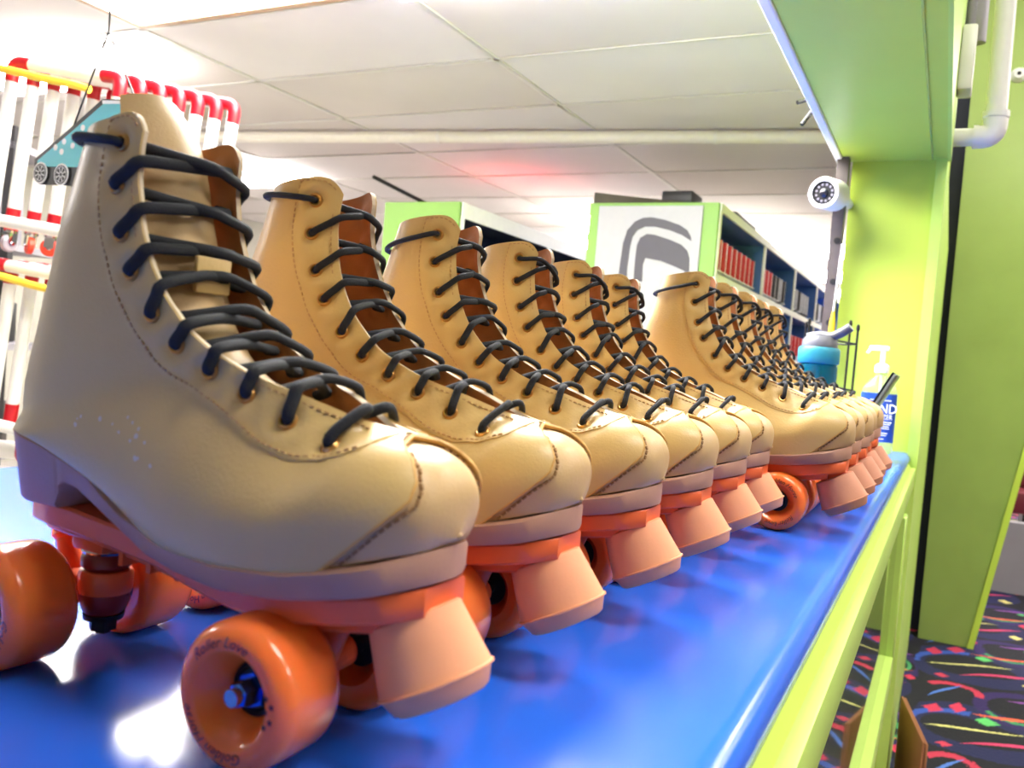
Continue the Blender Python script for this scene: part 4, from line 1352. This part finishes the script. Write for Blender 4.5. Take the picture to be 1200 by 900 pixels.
# flattened cardboard on the carpet
MT['card'] = mat('cardboard', (158, 104, 70), .85, noise=.06, nscale=8, bump=.1, bscale=120)
bx_ = thing('cardboard_sheet', 'brown flattened cardboard box standing on the carpet below the counter end', 'cardboard', (-.038, 2.74, 0), math.atan2(2.42 - 2.74, .026 + .038))
for k_ in range(2):
    m_ = MB(); m_.rbox((0, k_ * .008, 0), (.325, k_ * .008 + .0065, .275 - .004 * k_), .002, seg=1); put('panel', m_.mesh('panel', MT['card']), bx_)
# maroon seat end far right
mr = at(1192, 612, 1, 6.3)
t = thing('bench', 'maroon bench end beyond the green wall at the right border', 'bench', (mr[0] + .35, 6.5, 0))
m_ = MB(); m_.rbox((-.4, -.2, .42), (.6, .2, .56), .02); put('seat', m_.mesh('seat', mat('maroon_vinyl', (120, 34, 48), .4)), t)
m_ = MB(); m_.rbox((-.4, .14, .56), (.6, .22, .98), .02); put('backrest', m_.mesh('backrest', mat('maroon_vinyl_back', (110, 30, 44), .4)), t)
for x in (-.3, .5):
    m_ = MB(); m_.box((x - .02, -.15, 0), (x + .02, .15, .42)); put('leg', m_.mesh('leg', MT['black_metal']), t)

# ================================================================== PIPE TRAINERS ON THE LEFT
MT['red_fit'] = mat('red_pipe_fitting', (176, 16, 32), .35, noise=.05)
MT['orange_caster'] = mat('orange_caster_tyre', (226, 72, 46), .4)
MT['yellow'] = mat('yellow_hose', (240, 204, 60), .45)
L0 = np.array([-2.48, 1.50]); R0 = np.array([-2.154, 1.60]); TILT = math.radians(5.9)
dv2 = (R0 - L0); LEN = float(np.linalg.norm(dv2)); ANG = math.atan2(dv2[1], dv2[0])
STEP = np.array([.0240, .0470])
HT = .46                                   # leg length
PR = .0175


def trainer_meshes():
    P = {}
    m_ = MB(); m_.cyl((.03, 0, HT), (LEN - .03, 0, HT), PR, n=20); P['top_bar'] = m_.mesh('top_bar', MT['pvc'])
    m_ = MB(); m_.cyl((0, 0, .03), (0, 0, HT - .03), PR, n=20); P['leg'] = m_.mesh('leg', MT['pvc'])
    m_ = MB(); m_.tube([(0, 0, HT - .055), (0, 0, HT - .025), (.006, 0, HT - .008), (.022, 0, HT), (.055, 0, HT)], PR * 1.07, 18, sub=6); P['elbow_l'] = m_.mesh('elbow', MT['red_fit'])
    m_ = MB(); m_.tube([(LEN, 0, HT - .055), (LEN, 0, HT - .025), (LEN - .006, 0, HT - .008), (LEN - .022, 0, HT), (LEN - .055, 0, HT)], PR * 1.07, 18, sub=6); P['elbow_r'] = m_.mesh('elbow', MT['red_fit'])
    m_ = MB(); m_.cyl((0, 0, -.012), (0, 0, .05), PR * 1.07, n=18); P['coupler'] = m_.mesh('coupler', MT['red_fit'])
    m_ = MB(); m_.cyl((-.05, -.035, .012), (LEN + .05, -.035, .012), PR, n=18); P['bottom_bar'] = m_.mesh('bottom_bar', MT['pvc'])
    m_ = MB(); m_.box((-.014, -.013, -.05), (.014, -.009, -.012)); m_.box((-.014, .009, -.05), (.014, .013, -.012)); m_.cyl((0, 0, -.02), (0, 0, -.012), .02, n=14); m_.cyl((0, -.016, -.05), (0, .016, -.05), .005, n=10)
    P['fork'] = m_.mesh('caster_fork', MT['chrome'])
    for nm, mk in (('o', 'orange_caster'), ('g', 'silver_shell')):
        m_ = MB(); m_.lathe([(.008, -.008), (.014, -.008), (.021, -.009), (.0255, -.006), (.0255, .006), (.021, .009), (.014, .008), (.008, .008)], (0, 0, -.05), (0, 1, 0), 24, closed=True)
        P['wheel_' + nm] = m_.mesh('caster_wheel', MT[mk])
    return P


TP = trainer_meshes()


def trainer(x, y, z, label, k_, group, casters=True):
    t = thing('skating_trainer', label, 'skating trainer', (x, y, z), ANG, group)
    t.rotation_euler = (0, TILT, ANG)
    put('top_bar', TP['top_bar'], t)
    for xx in (0, LEN):
        put('leg', TP['leg'], t, (xx, 0, 0)); put('coupler', TP['coupler'], t, (xx, 0, 0))
        if casters:
            f = put('caster', TP['fork'], t, mtx=Matrix.Translation((xx, 0, 0)) @ Matrix.Rotation(.5 + k_, 4, 'Z'))
            put('caster_wheel', TP['wheel_g' if k_ % 3 == 1 else 'wheel_o'], f)
    put('elbow', TP['elbow_l'], t); put('elbow', TP['elbow_r'], t)
    if k_ == 0: put('bottom_bar', TP['bottom_bar'], t)
    return t


zt_up = Z0 + .885 - HT
NTH = ['frontmost', 'second', 'third', 'fourth', 'fifth', 'sixth', 'rearmost']
for k_ in range(7):
    p = L0 + STEP * k_
    trainer(p[0], p[1], zt_up, 'white pipe skating trainer with red elbows, %s of the upper nested stack' % NTH[k_], k_, 'upper nested pipe trainers')
for k_ in range(5):
    p = L0 + STEP * k_ - np.array([.03, .012])
    trainer(p[0], p[1], zt_up - .57, 'white pipe skating trainer in the lower stack, %s from the front' % ORD[k_], k_, 'lower nested pipe trainers', False)
for k_ in range(4):
    z = Z0 - .215 - k_ * .075
    a_ = L0 + np.array([-.32, -.12]); b_ = L0 + np.array([.13, .05])
    t = thing('pipe_rail', 'white plastic rail at the bottom left, %s of four stacked' % ['topmost', 'second', 'third', 'lowest'][k_], 'pipe', (0, 0, 0), 0, 'stacked white rails')
    m_ = MB(); m_.cyl((a_[0], a_[1], z), (b_[0], b_[1], z - .006), .026, n=16); put('rail', m_.mesh('rail', MT['pvc']), t)
    m_ = MB(); m_.cyl((b_[0], b_[1], z - .006), (b_[0] + .05, b_[1] + .02, z - .007), .031, n=16); put('end_fitting', m_.mesh('end_fitting', MT['red_fit']), t)
# yellow hoses draped across the stacks
for zz, lab, tr_ in ((Z0 + .845, 'yellow hose strung across the upper trainers', .0), (Z0 + .275, 'yellow hose strung across the lower trainers', .0)):
    nrm_ = np.array([dv2[1], -dv2[0]]) / LEN * .045
    pts = []
    for f, dz in ((-.35, .0), (.1, .01), (.5, .0), (.8, -.005), (.95, -.012)):
        p = L0 + dv2 * f + nrm_
        pts.append((p[0], p[1], zz + dz - .1 * f * LEN))
    m_ = MB(); m_.tube(pts, .011, 10)
    tag(put('hose', m_.mesh('hose', MT['yellow'])), lab, 'hose')

# hanging skate-shaped sign
YH = 1.18
MT['teal_print'] = mat('teal_print', (96, 200, 214), .45, noise=.02)
MT['sign_white2'] = mat('sign_white_print', (246, 246, 246), .45)
MT['sign_black'] = mat('sign_black_print', (26, 26, 30), .45)
hsn = thing('hanging_sign', 'teal skate-shaped cut-out sign hanging on black cords', 'sign', (0, YH, 0))
hp = lambda pts: [(at(u, v, 1, YH)[0], at(u, v, 1, YH)[2]) for u, v in pts]
outer = hp([(120, 116), (147, 116), (149, 122), (158, 170), (160, 218), (86, 219), (78, 217), (45, 216), (39, 208), (41, 186), (80, 152)])
inner = hp([(123, 121), (143, 121), (152, 170), (153, 197), (44, 195), (45, 188), (83, 156)])
m_ = MB(); m_.prism(outer, lambda a, b, d: (a, d, b), 0, .006); put('backing', m_.mesh('backing', MT['sign_black']), hsn)
m_ = MB(); m_.prism(inner, lambda a, b, d: (a, d, b), -.0015, -.0002); put('teal_panel', m_.mesh('teal_panel', MT['teal_print']), hsn)
m_ = MB(); m_.prism(hp([(121, 118), (146, 118), (146, 122), (121, 122)]), lambda a, b, d: (a, d, b), -.0022, -.0016); put('cuff_stripe', m_.mesh('cuff_stripe', MT['sign_white2']), hsn)
for u, v in ((66, 173), (76, 166), (88, 160), (73, 178), (86, 171), (98, 150), (99, 162)):
    c = at(u, v, 1, YH); m_ = MB(); m_.lathe([(0, 0), (.0065, 0), (.0065, .0006), (0, .0006)], (c[0], -.0022, c[2]), (0, 1, 0), 14); put('dot', m_.mesh('dot', MT['sign_white2']), hsn)
for u, v in ((48.5, 203), (73, 205), (112, 207), (137, 208)):
    c = at(u, v, 1, YH); m_ = MB(); m_.lathe([(0, 0), (.0235, 0), (.0235, .001), (0, .001)], (c[0], -.003, c[2]), (0, 1, 0), 28); w = put('wheel_disc', m_.mesh('wheel_disc', MT['sign_white2']), hsn)
    m_ = MB(); m_.lathe([(.0175, 0), (.0195, 0), (.0195, .0006), (.0175, .0006)], (c[0], -.004, c[2]), (0, 1, 0), 28, closed=True)
    for a in range(8):
        ca, sa = math.cos(a * math.pi / 4), math.sin(a * math.pi / 4)
        m_.add([(c[0] + ca * .006 - sa * .001, -.0038, c[2] + sa * .006 + ca * .001), (c[0] + ca * .006 + sa * .001, -.0038, c[2] + sa * .006 - ca * .001),
                (c[0] + ca * .0155 + sa * .0042, -.0038, c[2] + sa * .0155 - ca * .0042), (c[0] + ca * .0155 - sa * .0042, -.0038, c[2] + sa * .0155 + ca * .0042)], [(0, 1, 2, 3)])
    m_.lathe([(0, 0), (.0035, 0), (.0035, .0006), (0, .0006)], (c[0], -.004, c[2]), (0, 1, 0), 12)
    put('wheel_spokes', m_.mesh('wheel_spokes', MT['sign_black']), w)
for (u0_, v0_), (u1_, v1_) in (((84, 150), (117, 54)), ((160, 122), (133, 60))):
    a_, b_ = at(u0_, v0_, 1, YH), at(u1_, v1_, 1, YH)
    c_ = at(126, 36, 1, YH)
    m_ = MB(); m_.tube([(a_[0], .003, a_[2]), (c_[0], .003, c_[2]), (c_[0], .003, CEIL)], .0019, 8, smooth=False); put('cord', m_.mesh('cord', MT['black']), hsn)

# dark shelving with stored gear behind the trainers
bs_ = thing('gear_rack', 'dark steel rack with dark boxes behind the pipe trainers', 'rack', (-4.6, 2.2, 0), math.radians(25))
for x in (-.6, .1, .8):
    m_ = MB(); m_.box((x - .02, -.2, 0), (x + .02, -.16, 2.0)); put('upright', m_.mesh('upright', MT['black_metal']), bs_)
for z in (.5, 1.0, 1.45, 1.9):
    m_ = MB(); m_.box((-.62, -.2, z), (.82, .2, z + .03)); put('shelf_board', m_.mesh('shelf_board', MT['grey']), bs_)
rb = random.Random(3)
bp = Matrix.Translation((-4.6, 2.2, 0)) @ Matrix.Rotation(math.radians(25), 4, 'Z')
nth = 0
for z in (.531, 1.031, 1.481):
    for x in (-.4, -.15, .3, .58):
        w, h = rb.uniform(.08, .11), rb.uniform(.18, .32)
        m_ = MB(); m_.rbox((-w, -.12, 0), (w, .12, h), .008)
        c = bp @ Vector((x, 0, z))
        o = put('gear_box', m_.mesh('gear_box', MT[rb.choice(['black', 'grey', 'navy', 'wood'])]), None, c); o.rotation_euler = (0, 0, math.radians(25))
        tag(o, 'dark gear box on the %s shelf of the steel rack, %s from the left' % ({.531: 'low', 1.031: 'middle', 1.481: 'high'}[z], ORD[nth % 4]), 'box', 'gear boxes on the steel rack'); nth += 1
